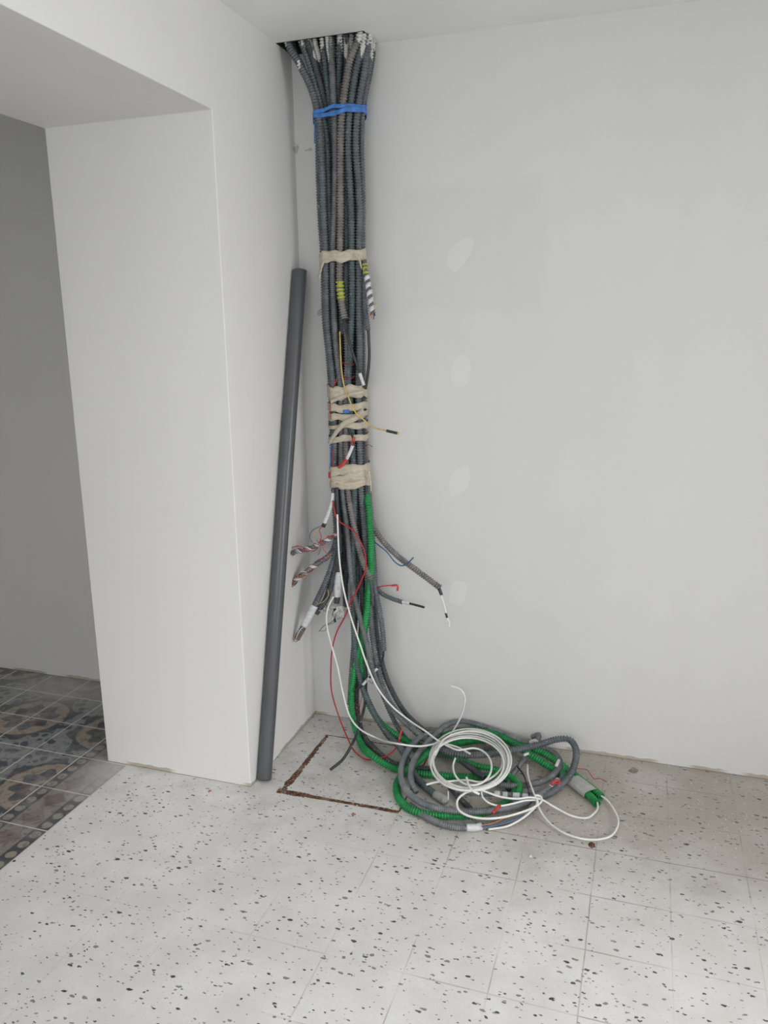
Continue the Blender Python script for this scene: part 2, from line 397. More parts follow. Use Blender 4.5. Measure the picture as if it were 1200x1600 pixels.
def tube_geo(P, r, rib=0.0, seg=10, step=0.006, hollow=0.0, rfun=None, smoothpath=True):
    if rib > 0:
        C, s = spline(P, rib / 4.0)
        prof = np.array([1.0, 1.0, 0.70, 0.70]); R = r * prof[np.arange(len(C)) % 4]
    else:
        C, s = spline(P, step); R = np.full(len(C), r)
    if rfun is not None: R = R * np.array([rfun(x / s[-1]) for x in s])
    Tn, N, B = frames(C)
    if hollow > 0:      # turn the end inwards so it reads as an open pipe
        d = 4 * r * 0.4
        C = np.vstack([C[0] + Tn[0] * d, C[0], C, C[-1], C[-1] - Tn[-1] * d]); R = np.concatenate([[r * hollow, r * hollow], R, [r * hollow, r * hollow]])
        N = np.vstack([N[0], N[0], N, N[-1], N[-1]]); B = np.vstack([B[0], B[0], B, B[-1], B[-1]])
    a = np.linspace(0, 2 * np.pi, seg, endpoint=False)
    V = C[:, None, :] + R[:, None, None] * (np.cos(a)[None, :, None] * N[:, None, :] + np.sin(a)[None, :, None] * B[:, None, :])
    n = len(C); V = V.reshape(-1, 3)
    i = np.arange(n - 1)[:, None] * seg; j = np.arange(seg)[None, :]; j2 = (j + 1) % seg
    Fq = np.stack([i + j, i + j2, i + seg + j2, i + seg + j], -1).reshape(-1, 4).tolist()
    Fq.append(list(range(seg))[::-1]); Fq.append([(n - 1) * seg + q for q in range(seg)])
    return V, Fq

def merge(parts):
    V = []; F_ = []; o = 0
    for v, f in parts:
        V.append(np.asarray(v)); F_ += [[q + o for q in g] for g in f]; o += len(v)
    return np.vstack(V), F_

def tube(name, P, r, mat, label=None, cat=None, group=None, parent=None, **kw):
    V, Fc = tube_geo(P, r, **kw)
    o = mesh_obj(name, V, Fc, mat, parent)
    if parent is None: tag(o, label, cat, group)
    elif label: tag(o, label)
    return o

def ribbon_geo(P, r, width, turns, phase=0.0, cover=1.0, n_per=26, thick=0.0009):
    """tape wound in a spiral around a tube"""
    C, s = spline(P, 0.002); Tn, N, B = frames(C)
    n = int(turns * n_per); V = []; F_ = []
    L = s[-1]
    for i in range(n + 1):
        t = i / n; a = phase + 2 * np.pi * turns * t
        for off, rr in ((-width / 2, r), (width / 2, r), (width / 2, r + thick), (-width / 2, r + thick)):
            q = np.clip(t * L + off, 0, L); k_ = int(q / L * (len(C) - 1))
            V.append(C[k_] + rr * (np.cos(a) * N[k_] + np.sin(a) * B[k_]))
    for i in range(n):
        for k_ in range(4):
            F_.append([i*4 + k_, i*4 + (k_+1) % 4, i*4 + 4 + (k_+1) % 4, i*4 + 4 + k_])
    F_.append([0, 3, 2, 1]); F_.append([n*4, n*4+1, n*4+2, n*4+3])
    return V, F_

def helix_pts(P, r, turns, phase=0.0, n_per=10):
    C, s = spline(P, 0.002); Tn, N, B = frames(C); out = []
    n = int(turns * n_per)
    for i in range(n + 1):
        t = i / n; k_ = int(t * (len(C) - 1)); a = phase + 2 * np.pi * turns * t
        out.append(C[k_] + r * (np.cos(a) * N[k_] + np.sin(a) * B[k_]))
    return np.array(out)

def box_geo(x0, x1, y0, y1, z0, z1):
    V = [(x0,y0,z0),(x1,y0,z0),(x1,y1,z0),(x0,y1,z0),(x0,y0,z1),(x1,y0,z1),(x1,y1,z1),(x0,y1,z1)]
    F_ = [[0,3,2,1],[4,5,6,7],[0,1,5,4],[1,2,6,5],[2,3,7,6],[3,0,4,7]]
    return np.array(V, float), F_

def struct(name, parts, mat):
    V, Fc = merge(parts)
    o = mesh_obj(name, V, Fc, mat, smooth=False); o['kind'] = 'structure'; return o

# ------------------------------------------------------------------ the setting
BX = -0.526        # where terrazzo meets the patterned tiles
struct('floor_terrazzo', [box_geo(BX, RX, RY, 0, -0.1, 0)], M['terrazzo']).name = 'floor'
o = struct('floor', [box_geo(LX, BX, RY, 0, -0.1, 0)], M['cement'])
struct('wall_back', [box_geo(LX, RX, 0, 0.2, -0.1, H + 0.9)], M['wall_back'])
# left wall: stub by the corner, the lintel over the wide opening, and the far side of the opening, one extruded outline
OY = -D - 1.9
prof = [(0.03, -0.03), (0.03, H + 0.03), (RY, H + 0.03), (RY, -0.03), (OY, -0.03), (OY, LZ), (-D, LZ), (-D, -0.03)]   # edges sunk into floor, ceiling and back wall
Vw = [(x, y, z) for x in (0.0, -T) for (y, z) in prof]; n = len(prof)
Fw = [[i, (i + 1) % n, n + (i + 1) % n, n + i] for i in range(n)] + [list(range(n))[::-1], [n + i for i in range(n)]]
wl = mesh_obj('wall_left', Vw, Fw, M['wall'], smooth=False); wl['kind'] = 'structure'
bv = wl.modifiers.new('edge', 'BEVEL'); bv.width = 0.003; bv.segments = 2; bv.limit_method = 'ANGLE'
ry = (-3.6, -1.6)
struct('wall_right', [box_geo(RX, RX + 0.2, RY, ry[0], 0, H), box_geo(RX, RX + 0.2, ry[1], 0, 0, H),
                      box_geo(RX, RX + 0.2, ry[0], ry[1], 0, 0.10), box_geo(RX, RX + 0.2, ry[0], ry[1], 2.35, H)], M['wall'])
struct('wall_side_room', [box_geo(LX - 0.2, LX, RY, 0, 0, H)], M['wall'])
# rear wall with a wide glazed opening and, in the side room, a smaller one added to let the fill lamp in
wx = (0.05, 2.4); sx = (-2.6, -1.1)
struct('wall_rear', [box_geo(LX, sx[0], RY - 0.2, RY, 0, H), box_geo(sx[1], wx[0], RY - 0.2, RY, 0, H), box_geo(wx[1], RX, RY - 0.2, RY, 0, H),
                     box_geo(sx[0], sx[1], RY - 0.2, RY, 0, 0.75), box_geo(sx[0], sx[1], RY - 0.2, RY, 2.0, H),
                     box_geo(wx[0], wx[1], RY - 0.2, RY, 0, 0.12), box_geo(wx[0], wx[1], RY - 0.2, RY, 2.38, H)], M['wall'])
# ceiling with the hole cut into it in the corner
HX, HY = 0.326, -0.132
cz0, cz1 = H, H + 0.12
struct('ceiling', [box_geo(HX, RX, RY, 0, cz0, cz1), box_geo(0.0, HX, RY, HY, cz0, cz1), box_geo(LX, 0.0, RY, 0, cz0, cz1)], M['ceiling'])
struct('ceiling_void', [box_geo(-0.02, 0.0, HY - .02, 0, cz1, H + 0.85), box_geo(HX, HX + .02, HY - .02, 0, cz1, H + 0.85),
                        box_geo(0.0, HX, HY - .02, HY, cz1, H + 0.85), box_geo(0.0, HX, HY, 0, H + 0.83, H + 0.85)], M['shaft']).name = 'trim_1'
# crooked dark rim of the hole (cut edge of the plasterboard, facing into the hole)
rng = random.Random(4)
def rim(a, b, inward, n=26):
    V = []; F_ = []
    for i in range(n + 1):
        t = i / n; x = a[0] + (b[0] - a[0]) * t; y = a[1] + (b[1] - a[1]) * t
        w_ = 0.002 + 0.004 * rng.random()
        V += [(x, y, H - 0.0006), (x + inward[0] * w_, y + inward[1] * w_, H - 0.0006), (x + inward[0] * w_, y + inward[1] * w_, H + 0.11), (x, y, H + 0.11)]
    for i in range(n):
        for k_ in range(4): F_.append([i*4+k_, i*4+(k_+1) % 4, i*4+4+(k_+1) % 4, i*4+4+k_])
    return V, F_
Vr, Fr = merge([rim((0.001, HY), (HX, HY), (0, 1)), rim((HX, HY), (HX, -0.001), (-1, 0)), rim((0.0005, HY), (0.0005, -0.001), (1, 0)), rim((0.0005, -0.0005), (HX, -0.0005), (0, -1))])
o = mesh_obj('trim_2', Vr, Fr, M['shaft'], smooth=False); o['kind'] = 'structure'

# floor cover in the terrazzo: rusty frame around a dirty slab
x0, x1, y0, y1 = OX, OX + 2 * S, -D + 0.012, -0.163
fc = empty('floor_access_cover', ((x0 + x1) / 2, (y0 + y1) / 2, 0.0))
tag(fc, 'square terrazzo access cover in a rusty iron frame by the corner', 'access cover')
V_, F_ = box_geo(x0 + .004, x1 - .004, y0 + .004, y1 - .004, 0.0002, 0.0016)
mesh_obj('cover_slab', V_, F_, M['terrazzo_cover'], fc, smooth=False)
def strip(a, b, wid, seed, hgt=0.0035, wf=lambda t: 1.0):
    r_ = random.Random(seed); a = np.array(a); b = np.array(b); n = int(np.linalg.norm(b - a) / 0.005)
    d = (b - a) / np.linalg.norm(b - a); pn = np.array([-d[1], d[0]]); V = []; F_ = []; wl_, wr_ = .5, .5
    for i in range(n + 1):
        wl_ = np.clip(wl_ + r_.uniform(-.08, .08), .32, .7); wr_ = np.clip(wr_ + r_.uniform(-.08, .08), .32, .7)
        c = a + (b - a) * i / n; ww = wid * wf(i / n)
        L_ = c + pn * ww * wl_; R_ = c - pn * ww * wr_
        h = hgt * r_.uniform(.5, 1)
        V += [(*L_, 0.0001), (*(c + pn * ww * wl_ * .6), h), (*(c - pn * ww * wr_ * .6), h * r_.uniform(.6, 1)), (*R_, 0.0001)]
    for i in range(n):
        for k_ in range(3): F_.append([i*4+k_, i*4+k_+1, i*4+4+k_+1, i*4+4+k_])
        F_.append([i*4+3, i*4, i*4+4, i*4+7])
    F_.append([0, 1, 2, 3]); F_.append([n*4+3, n*4+2, n*4+1, n*4])
    return V, F_
Vs, Fs = merge([strip((x0, y0 - .01), (x0, y1), 0.023, 1, wf=lambda t: 1.5 - .7 * t), strip((x0 - .02, y0 - .004), (x1, y0), 0.019, 2, wf=lambda t: 1.25 - .5 * t),
                strip((x0, y1), (x1, y1), 0.004, 3, 0.0022), strip((x1, y0), (x1, y1), 0.006, 4, 0.0025)])
mesh_obj('iron_frame', Vs, Fs, M['rust'], fc, smooth=False)
# rusty lump further along the same joint
def lump(name, px, py, rad, h, mat, seed, label, cat):
    r_ = random.Random(seed); c = atz(px, py, 0.0); V = []; F_ = []; n = 14
    for ring, (q, z) in enumerate(((1.0, 0.0003), (.75, h * .6), (.35, h))):
        for i in range(n):
            a = 2 * math.pi * i / n; k_ = q * rad * r_.uniform(.6, 1.25)
            V.append((c[0] + k_ * math.cos(a), c[1] + 1.3 * k_ * math.sin(a), z * r_.uniform(.8, 1.1)))
    for ring in range(2):
        for i in range(n): F_.append([ring*n+i, ring*n+(i+1) % n, ring*n+n+(i+1) % n, ring*n+n+i])
    F_.append([2*n+i for i in range(n)]); F_.append(list(range(n))[::-1])
    return tag(mesh_obj(name, V, F_, mat, smooth=False), label, cat)
lump('rust_flake', 925, 1321, 0.011, 0.008, M['rust'], 3, 'small lump of brown rust on the joint in front of the long white cable loop', 'debris')
lump('rust_flake', 552, 1273, 0.008, 0.003, plain('brick_crumb', (0.40, 0.20, 0.14), .9), 5, 'reddish crumb on the terrazzo in front of the rusty frame', 'debris')
lump('rust_flake', 328, 1236, 0.006, 0.003, plain('red_crumb', (0.50, 0.15, 0.12), .9), 7, 'tiny red crumb on the terrazzo in front of the white wall stub', 'debris')
lump('plaster_crumb', 829, 1338, 0.006, 0.005, M['label'], 9, 'white plaster crumb lying alone on the terrazzo in front of the heap', 'debris')
lump('plaster_crumb', 990, 1204, 0.017, 0.004, plain('sand_crumb', (0.30, 0.24, 0.19), .9), 11, 'brown dab of dirt on the floor near the base of the back wall', 'debris')

# ------------------------------------------------------------------ big grey pipe leaning in the corner
pr = 0.0265
pb = np.array([pr + .002, -0.545, 0.0]); pt_ = np.array([pr + .0035, -0.062, 1.838])
ax = (pt_ - pb) / np.linalg.norm(pt_ - pb)
pb = pb + np.array([0, 0, 0.0]) ; Vp = []; Fp = []; sg = 40
u_ = np.cross(ax, (0, 1, 0)); u_ /= np.linalg.norm(u_); v_ = np.cross(ax, u_)
lift = pr * math.sqrt(1 - ax[2] ** 2)
rings = [(pr - .003, 0.05), (pr - .003, 0.0), (pr, 0.0)] + [(pr, t) for t in np.linspace(0.01, np.linalg.norm(pt_ - pb) - .002, 12)] + [(pr - .001, np.linalg.norm(pt_ - pb)), (pr - .003, np.linalg.norm(pt_ - pb)), (pr - .003, np.linalg.norm(pt_ - pb) - .3)]
for (r_, t) in rings:
    for i in range(sg):
        a = 2 * math.pi * i / sg; Vp.append(pb + (0, 0, lift + .0005) + ax * t + r_ * (math.cos(a) * u_ + math.sin(a) * v_))
for k_ in range(len(rings) - 1):
    for i in range(sg): Fp.append([k_*sg+i, k_*sg+(i+1) % sg, k_*sg+sg+(i+1) % sg, k_*sg+sg+i])
Fp.append(list(range(sg))[::-1]); Fp.append([(len(rings)-1)*sg+i for i in range(sg)])
tag(mesh_obj('pvc_pipe', Vp, Fp, M['pipe']), 'long smooth dark grey plastic pipe leaning upright in the corner', 'pipe')

# ------------------------------------------------------------------ the bundle of conduits
RIB = 0.0098
bundle = []     # (control points, radius) kept so the tape can hug them
def top(x, y):   # tails up inside the ceiling void
    return [np.array([x, y, H + 0.5]), np.array([x, y, H + 0.15])]
def conduit(label, mat, r, lst, ribbed=True, up=True, group=None, keep=True, cat='conduit', name='corrugated_conduit', extra=None):
    P = pts(lst)
    if up:
        q = P[0]; x = min(max(q[0], 0.02), HX - .02); y = min(max(q[1], HY + .016), -.016)
        P = np.vstack([np.array([[x * .6 + .4 * .165, y, H + 0.6], [x * .85 + .15 * .165, y, H + 0.25]]), P])
    o = tube(name, P, r, M[mat], label, cat, group, rib=(RIB * (0.72 if mat in ('mid', 'dark', 'floor_grey') else 1.0)) if ribbed else 0, hollow=0.78, seg=12 if ribbed else 14)
    if keep: bundle.append((P, r))
    return o
Yf, Ym, Yb = -0.122, -0.100, -0.078
heap = []

c1 = conduit('leftmost grey ribbed conduit of the bundle, ending low left in a white tape wrap', 'slate', .0135,
    [(450, 66, -.112), (468, 100, -.112), (487, 140, -.115), (496, 175, Yf), (500, 205, Yf), (503, 260, Yf), (506, 338, Yf), (509, 400, Yf), (510, 460, Yf), (511, 505, Yf), (515, 545, Yf), (521, 605, Yf), (523, 650, Yf), (523, 700, Yf), (523, 745, Yf),
     (527, 800, -.118), (525, 860, -.135), (514, 897, -.15), (500, 929, -.165), (491, 948, -.17), (475, 978, -.185), (464, 998, -.195)])
tube('white_tape_wrap', pts([(492, 946, -.1705), (483, 963, -.179), (475, 978, -.185)]), .0152, M['label'], 'white tape wrap', parent=c1)
c2 = conduit('dark green-grey conduit second from the left under the ceiling hole', 'teal', .0115,
    [(470, 60, -.108), (480, 90, -.108), (491, 126, -.108), (499, 156, -.106), (506, 186, -.104), (511, 220, -.104), (514, 300, -.104), (516, 380, -.104), (517, 480, -.104), (522, 560, -.104), (528, 640, -.102), (530, 740, -.102), (531, 800, -.10), (527, 850, -.12), (518, 903, -.135), (508, 938, -.14), (497, 955, -.15)])
c3 = conduit('conduit with thick white paint drips, third from left at the ceiling hole', 'dark', .012,
    [(480, 58, -.112), (489, 90, -.11), (500, 130, -.108), (508, 160, -.10), (515, 192, -.09), (520, 260, -.08), (524, 400, -.078), (528, 600, -.078), (536, 760, -.078), (538, 830, -.085), (536, 880, -.095), (530, 905, -.10)])
c4 = conduit('slim dark conduit fourth from the left at the ceiling hole', 'dark', .0115,
    [(491, 60, -.09), (500, 95, -.09), (511, 140, -.085), (519, 180, -.078), (527, 260, -.06), (530, 400, -.055), (536, 600, -.055), (541, 760, -.055), (547, 840, -.07), (543, 884, -.09), (540, 911, -.095)])
c5 = conduit('green-grey conduit running down behind the middle of the blue tape', 'teal', .0118,
    [(504, 58, -.105), (508, 100, -.104), (514, 150, -.10), (519, 185, -.095), (527, 260, -.095), (530, 340, -.098), (530, 420, -.098), (533, 480, -.098), (534, 523, -.10)])
c6 = conduit('warm grey fine ribbed conduit running down left of the broad brown-grey one', 'mid', .0122,
    [(514, 70, -.118), (518, 100, -.12), (521, 150, -.124), (523, 182, -.128), (524, 230, -.128), (524, 270, -.126), (523, 320, -.126), (521, 380, -.126), (520, 430, -.126), (522, 490, -.126), (526, 550, -.128), (532, 605, -.126), (533, 650, -.124), (533, 700, -.124), (535, 766, -.125),
     (542, 820, -.13), (547, 880, -.135), (553, 927, -.14), (563, 967, -.145), (574, 1010, -.15), (583, 1048, -.155), (597, 1083, -.16), (614, 1110, -.17), (642, 1137, -.17), (668, 1156, .065), (710, 1172, .06), (745, 1170, .055), (790, 1172, .05), (830, 1168, .045), (858, 1172, .04), (874, 1188, .035), (868, 1207, .03), (850, 1219, .03), (821, 1227, .03), (786, 1227, .03), (760, 1222, .03)])
c7 = conduit('dark teal conduit with white paint at its top, behind the broad brown one', 'teal', .0122,
    [(530, 56, -.095), (530, 100, -.098), (528, 150, -.10), (530, 180, -.10), (538, 240, -.10), (541, 338, -.104), (541, 390, -.106), (540, 450, -.106), (540, 500, -.108)])
c8 = conduit('broad brown-grey conduit at the front, cut short below a yellow-green tape ring', 'brown', .0138,
    [(562, 56, -.112), (556, 72, -.114), (547, 95, -.12), (539, 140, -.128), (534, 180, -.134), (532, 240, -.132), (532, 300, -.132), (532, 340, -.132), (531, 400, -.134), (531, 450, -.138), (534, 475, -.14), (539, 498, -.143)])
tube('tape_ring', pts([(531, 440, -.1375), (532, 455, -.1385), (534, 470, -.1395)]), .0151, M['lime'], 'yellow-green tape ring', parent=c8, rib=.0135, seg=14)
c9 = conduit('thin dark conduit seen between the wider ones right of the hole centre', 'dark', .0105,
    [(541, 55, -.09), (541, 100, -.09), (541, 150, -.085), (541, 200, -.08), (543, 300, -.075), (546, 450, -.075), (548, 620, -.078), (556, 760, -.078), (562, 850, -.09), (566, 930, -.10), (568, 1000, -.115), (570, 1040, -.12), (572, 1064, -.12)])
c11 = conduit('green-grey conduit right of the broad brown-grey one, running down to the floor', 'teal', .0132,
    [(570, 62, -.105), (562, 85, -.108), (555, 115, -.112), (549, 156, -.118), (545, 190, -.124), (544, 240, -.124), (547, 290, -.124), (549, 338, -.124), (550, 420, -.126), (550, 480, -.126), (547, 545, -.126), (545, 600, -.126), (549, 650, -.126), (551, 700, -.126), (554, 766, -.125),
     (553, 833, -.122), (552, 890, -.125), (552, 930, -.128), (553, 985, -.135), (557, 1035, -.14), (567, 1073, -.15), (578, 1101, -.16), (590, 1125, -.17), (606, 1148, -.19), (628, 1172, .05), (642, 1200, .03), (655, 1220, .018), (684, 1244, .014), (697, 1252, .014)])
tube('pale_tape_wrap', pts([(680, 1241, .0145), (697, 1252, .014)]), .0152, M['greytape'], 'pale grey tape wrap', parent=c11)
c12 = conduit('right front conduit of the bundle, slate coloured with fine ribs', 'slate', .013,
    [(577, 66, -.09), (574, 80, -.095), (568, 120, -.10), (561, 158, -.108), (557, 192, -.115), (556, 235, -.118), (560, 285, -.118), (562, 338, -.118), (561, 380, -.12), (561, 440, -.12), (561, 500, -.12), (562, 550, -.12), (560, 600, -.12), (561, 650, -.12), (562, 700, -.12), (564, 766, -.12),
     (569, 820, -.118), (572, 880, -.12), (578, 940, -.125), (582, 990, -.13), (590, 1041, -.138), (602, 1083, -.145), (622, 1115, -.15), (650, 1144, -.15), (690, 1172, .075), (730, 1180, .08), (777, 1177, .085), (805, 1172, .09), (840, 1164, .10), (872, 1155, .11), (890, 1156, .11), (900, 1172, .095), (896, 1200, .06), (884, 1219, .035), (863, 1237, .016), (842, 1245, .014), (824, 1244, .014)])
c13 = conduit('narrow conduit along the left edge behind the leftmost ribbed one', 'slate', .0105,
    [(458, 72, -.06), (475, 110, -.06), (492, 160, -.06), (496, 200, -.07), (497, 260, -.08), (500, 340, -.088), (504, 400, -.09), (507, 500, -.09), (513, 560, -.09), (517, 620, -.09), (519, 700, -.088), (521, 770, -.09), (524, 840, -.11), (518, 862, -.125), (503, 876, -.135), (487, 887, -.14), (466, 903, -.15), (452, 916, -.155)])
c14 = conduit('brown-grey ribbed conduit ending halfway down beside the green one', 'brown', .0132,
    [(548, 58, -.07), (546, 120, -.075), (540, 180, -.08), (536, 300, -.09), (537, 420, -.098), (539, 500, -.104), (542, 530, -.112), (543, 565, -.122), (541, 605, -.122), (541, 650, -.122), (541, 700, -.122), (544, 766, -.126), (549, 800, -.135), (557, 840, -.142), (568, 880, -.146), (580, 906, -.150)])
c15 = conduit('conduit at the right edge of the bundle, cut off beside the bare wall', 'slate', .0108,
    [(579, 72, -.07), (575, 120, -.075), (567, 170, -.085), (565, 230, -.09), (567, 300, -.092), (567, 400, -.10), (568, 430, -.105), (570, 470, -.115), (573, 500, -.12), (575, 516, -.12)])
c16 = conduit('dark conduit at the right rear edge, curving over to the floor heap', 'dark', .012,
    [(582, 74, -.045), (578, 110, -.05), (566, 175, -.06), (563, 300, -.065), (565, 450, -.07), (566, 600, -.08), (568, 700, -.09), (572, 766, -.095), (579, 850, -.10), (583, 930, -.105), (590, 1000, -.11), (604, 1060, -.115), (632, 1112, -.12), (664, 1142, -.12), (697, 1168, .05), (718, 1186, .04), (740, 1203, .04), (758, 1216, .04)])
c17 = conduit('long conduit at the right, ending in a narrow cable above the floor', 'slate', .0115,
    [(555, 60, -.05), (556, 130, -.05), (555, 180, -.055), (556, 300, -.06), (558, 450, -.065), (562, 600, -.07), (568, 700, -.075), (574, 766, -.09), (581, 850, -.11), (585, 913, -.125), (593, 953, -.14), (598, 988, -.145), (600, 1016, -.148)])
r1 = conduit('grey conduit branching right across the bare wall with a white wire end', 'brown', .0125,
    [(566, 58, -.04), (566, 130, -.04), (560, 200, -.045), (564, 400, -.05), (568, 600, -.055), (572, 720, -.065), (577, 780, -.075), (584, 822, -.09), (598, 845, -.105), (624, 871, -.125), (655, 894, -.15), (687, 918, -.17)])
r2 = conduit('short grey conduit branching right under the red taped wire', 'slate', .0095,
    [(520, 62, -.05), (522, 160, -.05), (535, 400, -.05), (548, 620, -.055), (560, 760, -.06), (572, 850, -.07), (580, 895, -.085), (592, 923, -.105), (607, 933, -.12), (629, 941, -.135)])
tube('white_sleeve', pts([(627, 940, -.134), (640, 943, -.142)]), .0065, M['label'], 'white sleeve', parent=r2)
l5 = conduit('black-grey conduit hanging straight with a white taped end at the left', 'dark', .012,
    [(488, 62, -.045), (505, 140, -.04), (513, 300, -.035), (518, 500, -.04), (522, 650, -.045), (524, 760, -.075), (527, 800, -.13), (529, 850, -.135), (528, 890, -.14), (527, 935, -.145), (526, 942, -.145)])
tube('white_tape_wrap', pts([(528, 893, -.14), (527, 932, -.145)]), .0148, M['label'], 'white tape wrap', parent=l5)
bk = 'conduits packed at the back of the bundle'
for i, (xa, xb, y_) in enumerate([(478, 512, -.03), (500, 524, -.022), (520, 532, -.03), (538, 541, -.022), (552, 550, -.028), (572, 559, -.022), (509, 519, -.07), (545, 553, -.05)]):
    conduit('grey conduit packed against the wall, glimpsed between the front ones of the bundle', ['slate', 'teal', 'dark', 'brown'][i % 4], .0115,
        [(xa, 62, y_), (xa * .6 + xb * .4, 110, y_), (xb - 5, 175, y_), (xb - 1, 300, y_), (xb + 2, 450, y_), (xb + 8, 600, y_), (xb + 10, 720, y_ - .005), (xb + 13, 770, y_ - .01), (xb + 14 + i, 830 + 9 * i, y_ - .02), (xb + 15 + i, 870 + 13 * i, y_ - .03)], group=bk)
# lengths that appear only below the tapes
conduit('grey-black conduit slanting down left to a torn end, left of the red wire', 'dark', .0125,
    [(524, 760, -.09), (529, 820, -.12), (530, 855, -.14), (521, 900, -.15), (510, 935, -.155), (494, 958, -.165)], up=False, keep=False)
conduit('slender dark conduit hanging beside the green one above the floor', 'slate', .0105,
    [(566, 760, -.06), (560, 850, -.075), (558, 930, -.09), (553, 1000, -.11), (549, 1050, -.125), (546, 1100, -.135), (549, 1096, -.135)][:6], up=False, keep=False)
conduit('dark conduit swinging down behind the green one onto the floor cover', 'dark', .0125,
    [(560, 760, -.05), (566, 850, -.06), (566, 960, -.08), (560, 1040, -.10), (557, 1100, -.12), (566, 1145, -.15), (585, 1170, .03), (612, 1192, .013), (640, 1199, .013), (680, 1202, .013)], up=False, keep=False)
conduit('grey conduit hanging just left of the lowest black cable end', 'slate', .011,
    [(576, 760, -.05), (584, 870, -.06), (588, 950, -.08), (586, 1010, -.10), (590, 1060, -.11), (604, 1100, -.12), (618, 1130, -.125), (632, 1152, -.13), (650, 1172, .02), (690, 1180, .016), (730, 1184, .014)], up=False, keep=False)

# greens
conduit('green conduit coming straight down the right side of the bundle to the heap', 'green', .0140,
    [(570, 752, -.06), (573, 772, -.09), (576, 792, -.132), (579, 833, -.145), (580, 887, -.14), (577, 925, -.14), (572, 967, -.14), (566, 1010, -.13), (565, 1045, -.125), (572, 1090, -.13), (596, 1130, -.14), (632, 1156, .04), (670, 1168, .035), (709, 1163, .035), (745, 1157, .035), (793, 1157, .04), (819, 1166, .04), (851, 1178, .035), (878, 1196, .025), (900, 1213, .018), (922, 1230, .0145), (940, 1245, .0145)], up=False, keep=False)
conduit('green corrugated conduit looping round the left of the heap on the rusty framed cover', 'green', .0142,
    [(572, 800, -.07), (576, 880, -.085), (574, 930, -.10), (568, 985, -.12), (559, 1025, -.135), (553, 1055, -.14), (549, 1085, -.145), (551, 1122, -.165), (562, 1157, -.20), (584, 1183, .045), (612, 1199, .018), (645, 1207, .014), (679, 1211, .014), (730, 1214, .014), (785, 1214, .014), (803, 1227, .014), (799, 1248, .014), (770, 1265, .014), (729, 1274, .016), (686, 1274, .016), (653, 1269, .014), (632, 1258, .013), (621, 1240, .013), (622, 1220, .016), (636, 1203, .036), (655, 1188, .045), (675, 1168, .045), (700, 1148, .05), (738, 1141, .055), (777, 1149, .055), (805, 1164, .05), (831, 1181, .04), (857, 1197, .025), (882, 1211, .018), (903, 1230, .013), (921, 1243, .013), (933, 1256, .013)], up=False, keep=False)
conduit('short green conduit crossing the middle of the heap inside the white coil', 'green', .0130,
    [(655, 1166, .03), (690, 1174, .035), (723, 1189, .04), (747, 1197, .04), (770, 1201, .035), (793, 1211, .03), (812, 1228, .03), (806, 1245, .03)], up=False, keep=False)
# grey tape joining the two green ends
V_, F_ = [], []
A_ = pts([(896, 1219, .0145), (924, 1241, .0145)])
Cc, s_ = spline(A_, .004); Tn_, N_, B_ = frames(Cc)
side = np.cross(Tn_[0], (0, 0, 1)); side /= np.linalg.norm(side); sg = 24
for c in Cc:
    for i in range(sg):
        a = 2 * math.pi * i / sg
        V_.append(c + side * (.031 * math.copysign(abs(math.cos(a)) ** .6, math.cos(a))) + np.array([0, 0, .0145 * math.copysign(abs(math.sin(a)) ** .7, math.sin(a)) + .0018]))
for k_ in range(len(Cc) - 1):
    for i in range(sg): F_.append([k_*sg+i, k_*sg+(i+1) % sg, k_*sg+sg+(i+1) % sg, k_*sg+sg+i])
tag(mesh_obj('adhesive_tape', V_, F_, M['greytape']), 'pale grey tape joining the two green conduit ends on the floor', 'tape')

# floor heap greys
k1 = conduit('grey conduit arching along the wall behind the heap, with a hooked end', 'floor_grey', .0118,
    [(832, 1152, .055), (841, 1149, .07), (838, 1158, .06), (818, 1159, .05), (793, 1149, .06), (758, 1136, .065), (723, 1127, .07), (702, 1131, .07), (683, 1145, .075), (668, 1161, .075), (652, 1180, .072), (643, 1200, .066), (643, 1222, .05), (651, 1238, .035)], up=False, keep=False)
k2 = conduit('outer grey conduit loop at the left of the heap', 'floor_grey', .0122,
    [(760, 1147, .03), (715, 1141, .05), (680, 1145, .065), (655, 1154, .07), (637, 1174, .06), (628, 1197, .048), (628, 1220, .042), (638, 1239, .04), (660, 1255, .038), (690, 1264, .038), (729, 1268, .038), (762, 1267, .036), (795, 1262, .03), (821, 1253, .024), (836, 1242, .02)], up=False, keep=False)
k3 = conduit('lowest front grey conduit of the heap with a white taped stretch', 'floor_grey', .0115,
    [(640, 1258, .013), (656, 1270, .013), (675, 1281, .013), (703, 1291, .013), (735, 1293, .013), (770, 1288, .013), (812, 1276, .013), (833, 1259, .013), (842, 1240, .016)], up=False, keep=False)
tube('white_tape_patch', pts([(729, 1293, .0135), (742, 1293, .0135), (752, 1291, .0135)]), .0125, M['label'], 'white tape patch', parent=k3)
k4 = conduit('grey conduit with bands of white label tape under the white coil', 'floor_grey', .0095,
    [(712, 1236, .03), (740, 1240, .032), (772, 1241, .034), (800, 1242, .034), (826, 1246, .034)], up=False, keep=False)
for (a, b) in ((772, 781), (785, 793), (801, 812), (816, 825)):
    tube('tape_band', pts([(a, 1240.5 + (a - 772) * .09, .034), (b, 1240.5 + (b - 772) * .09, .034)]), .0115, M['label'], 'white tape band', parent=k4)
k5 = conduit('dark conduit stub crossing behind the looped white cables at the heap centre', 'dark', .0105,
    [(700, 1225, .02), (716, 1245, .016), (733, 1262, .014), (742, 1275, .012)], up=False, keep=False)
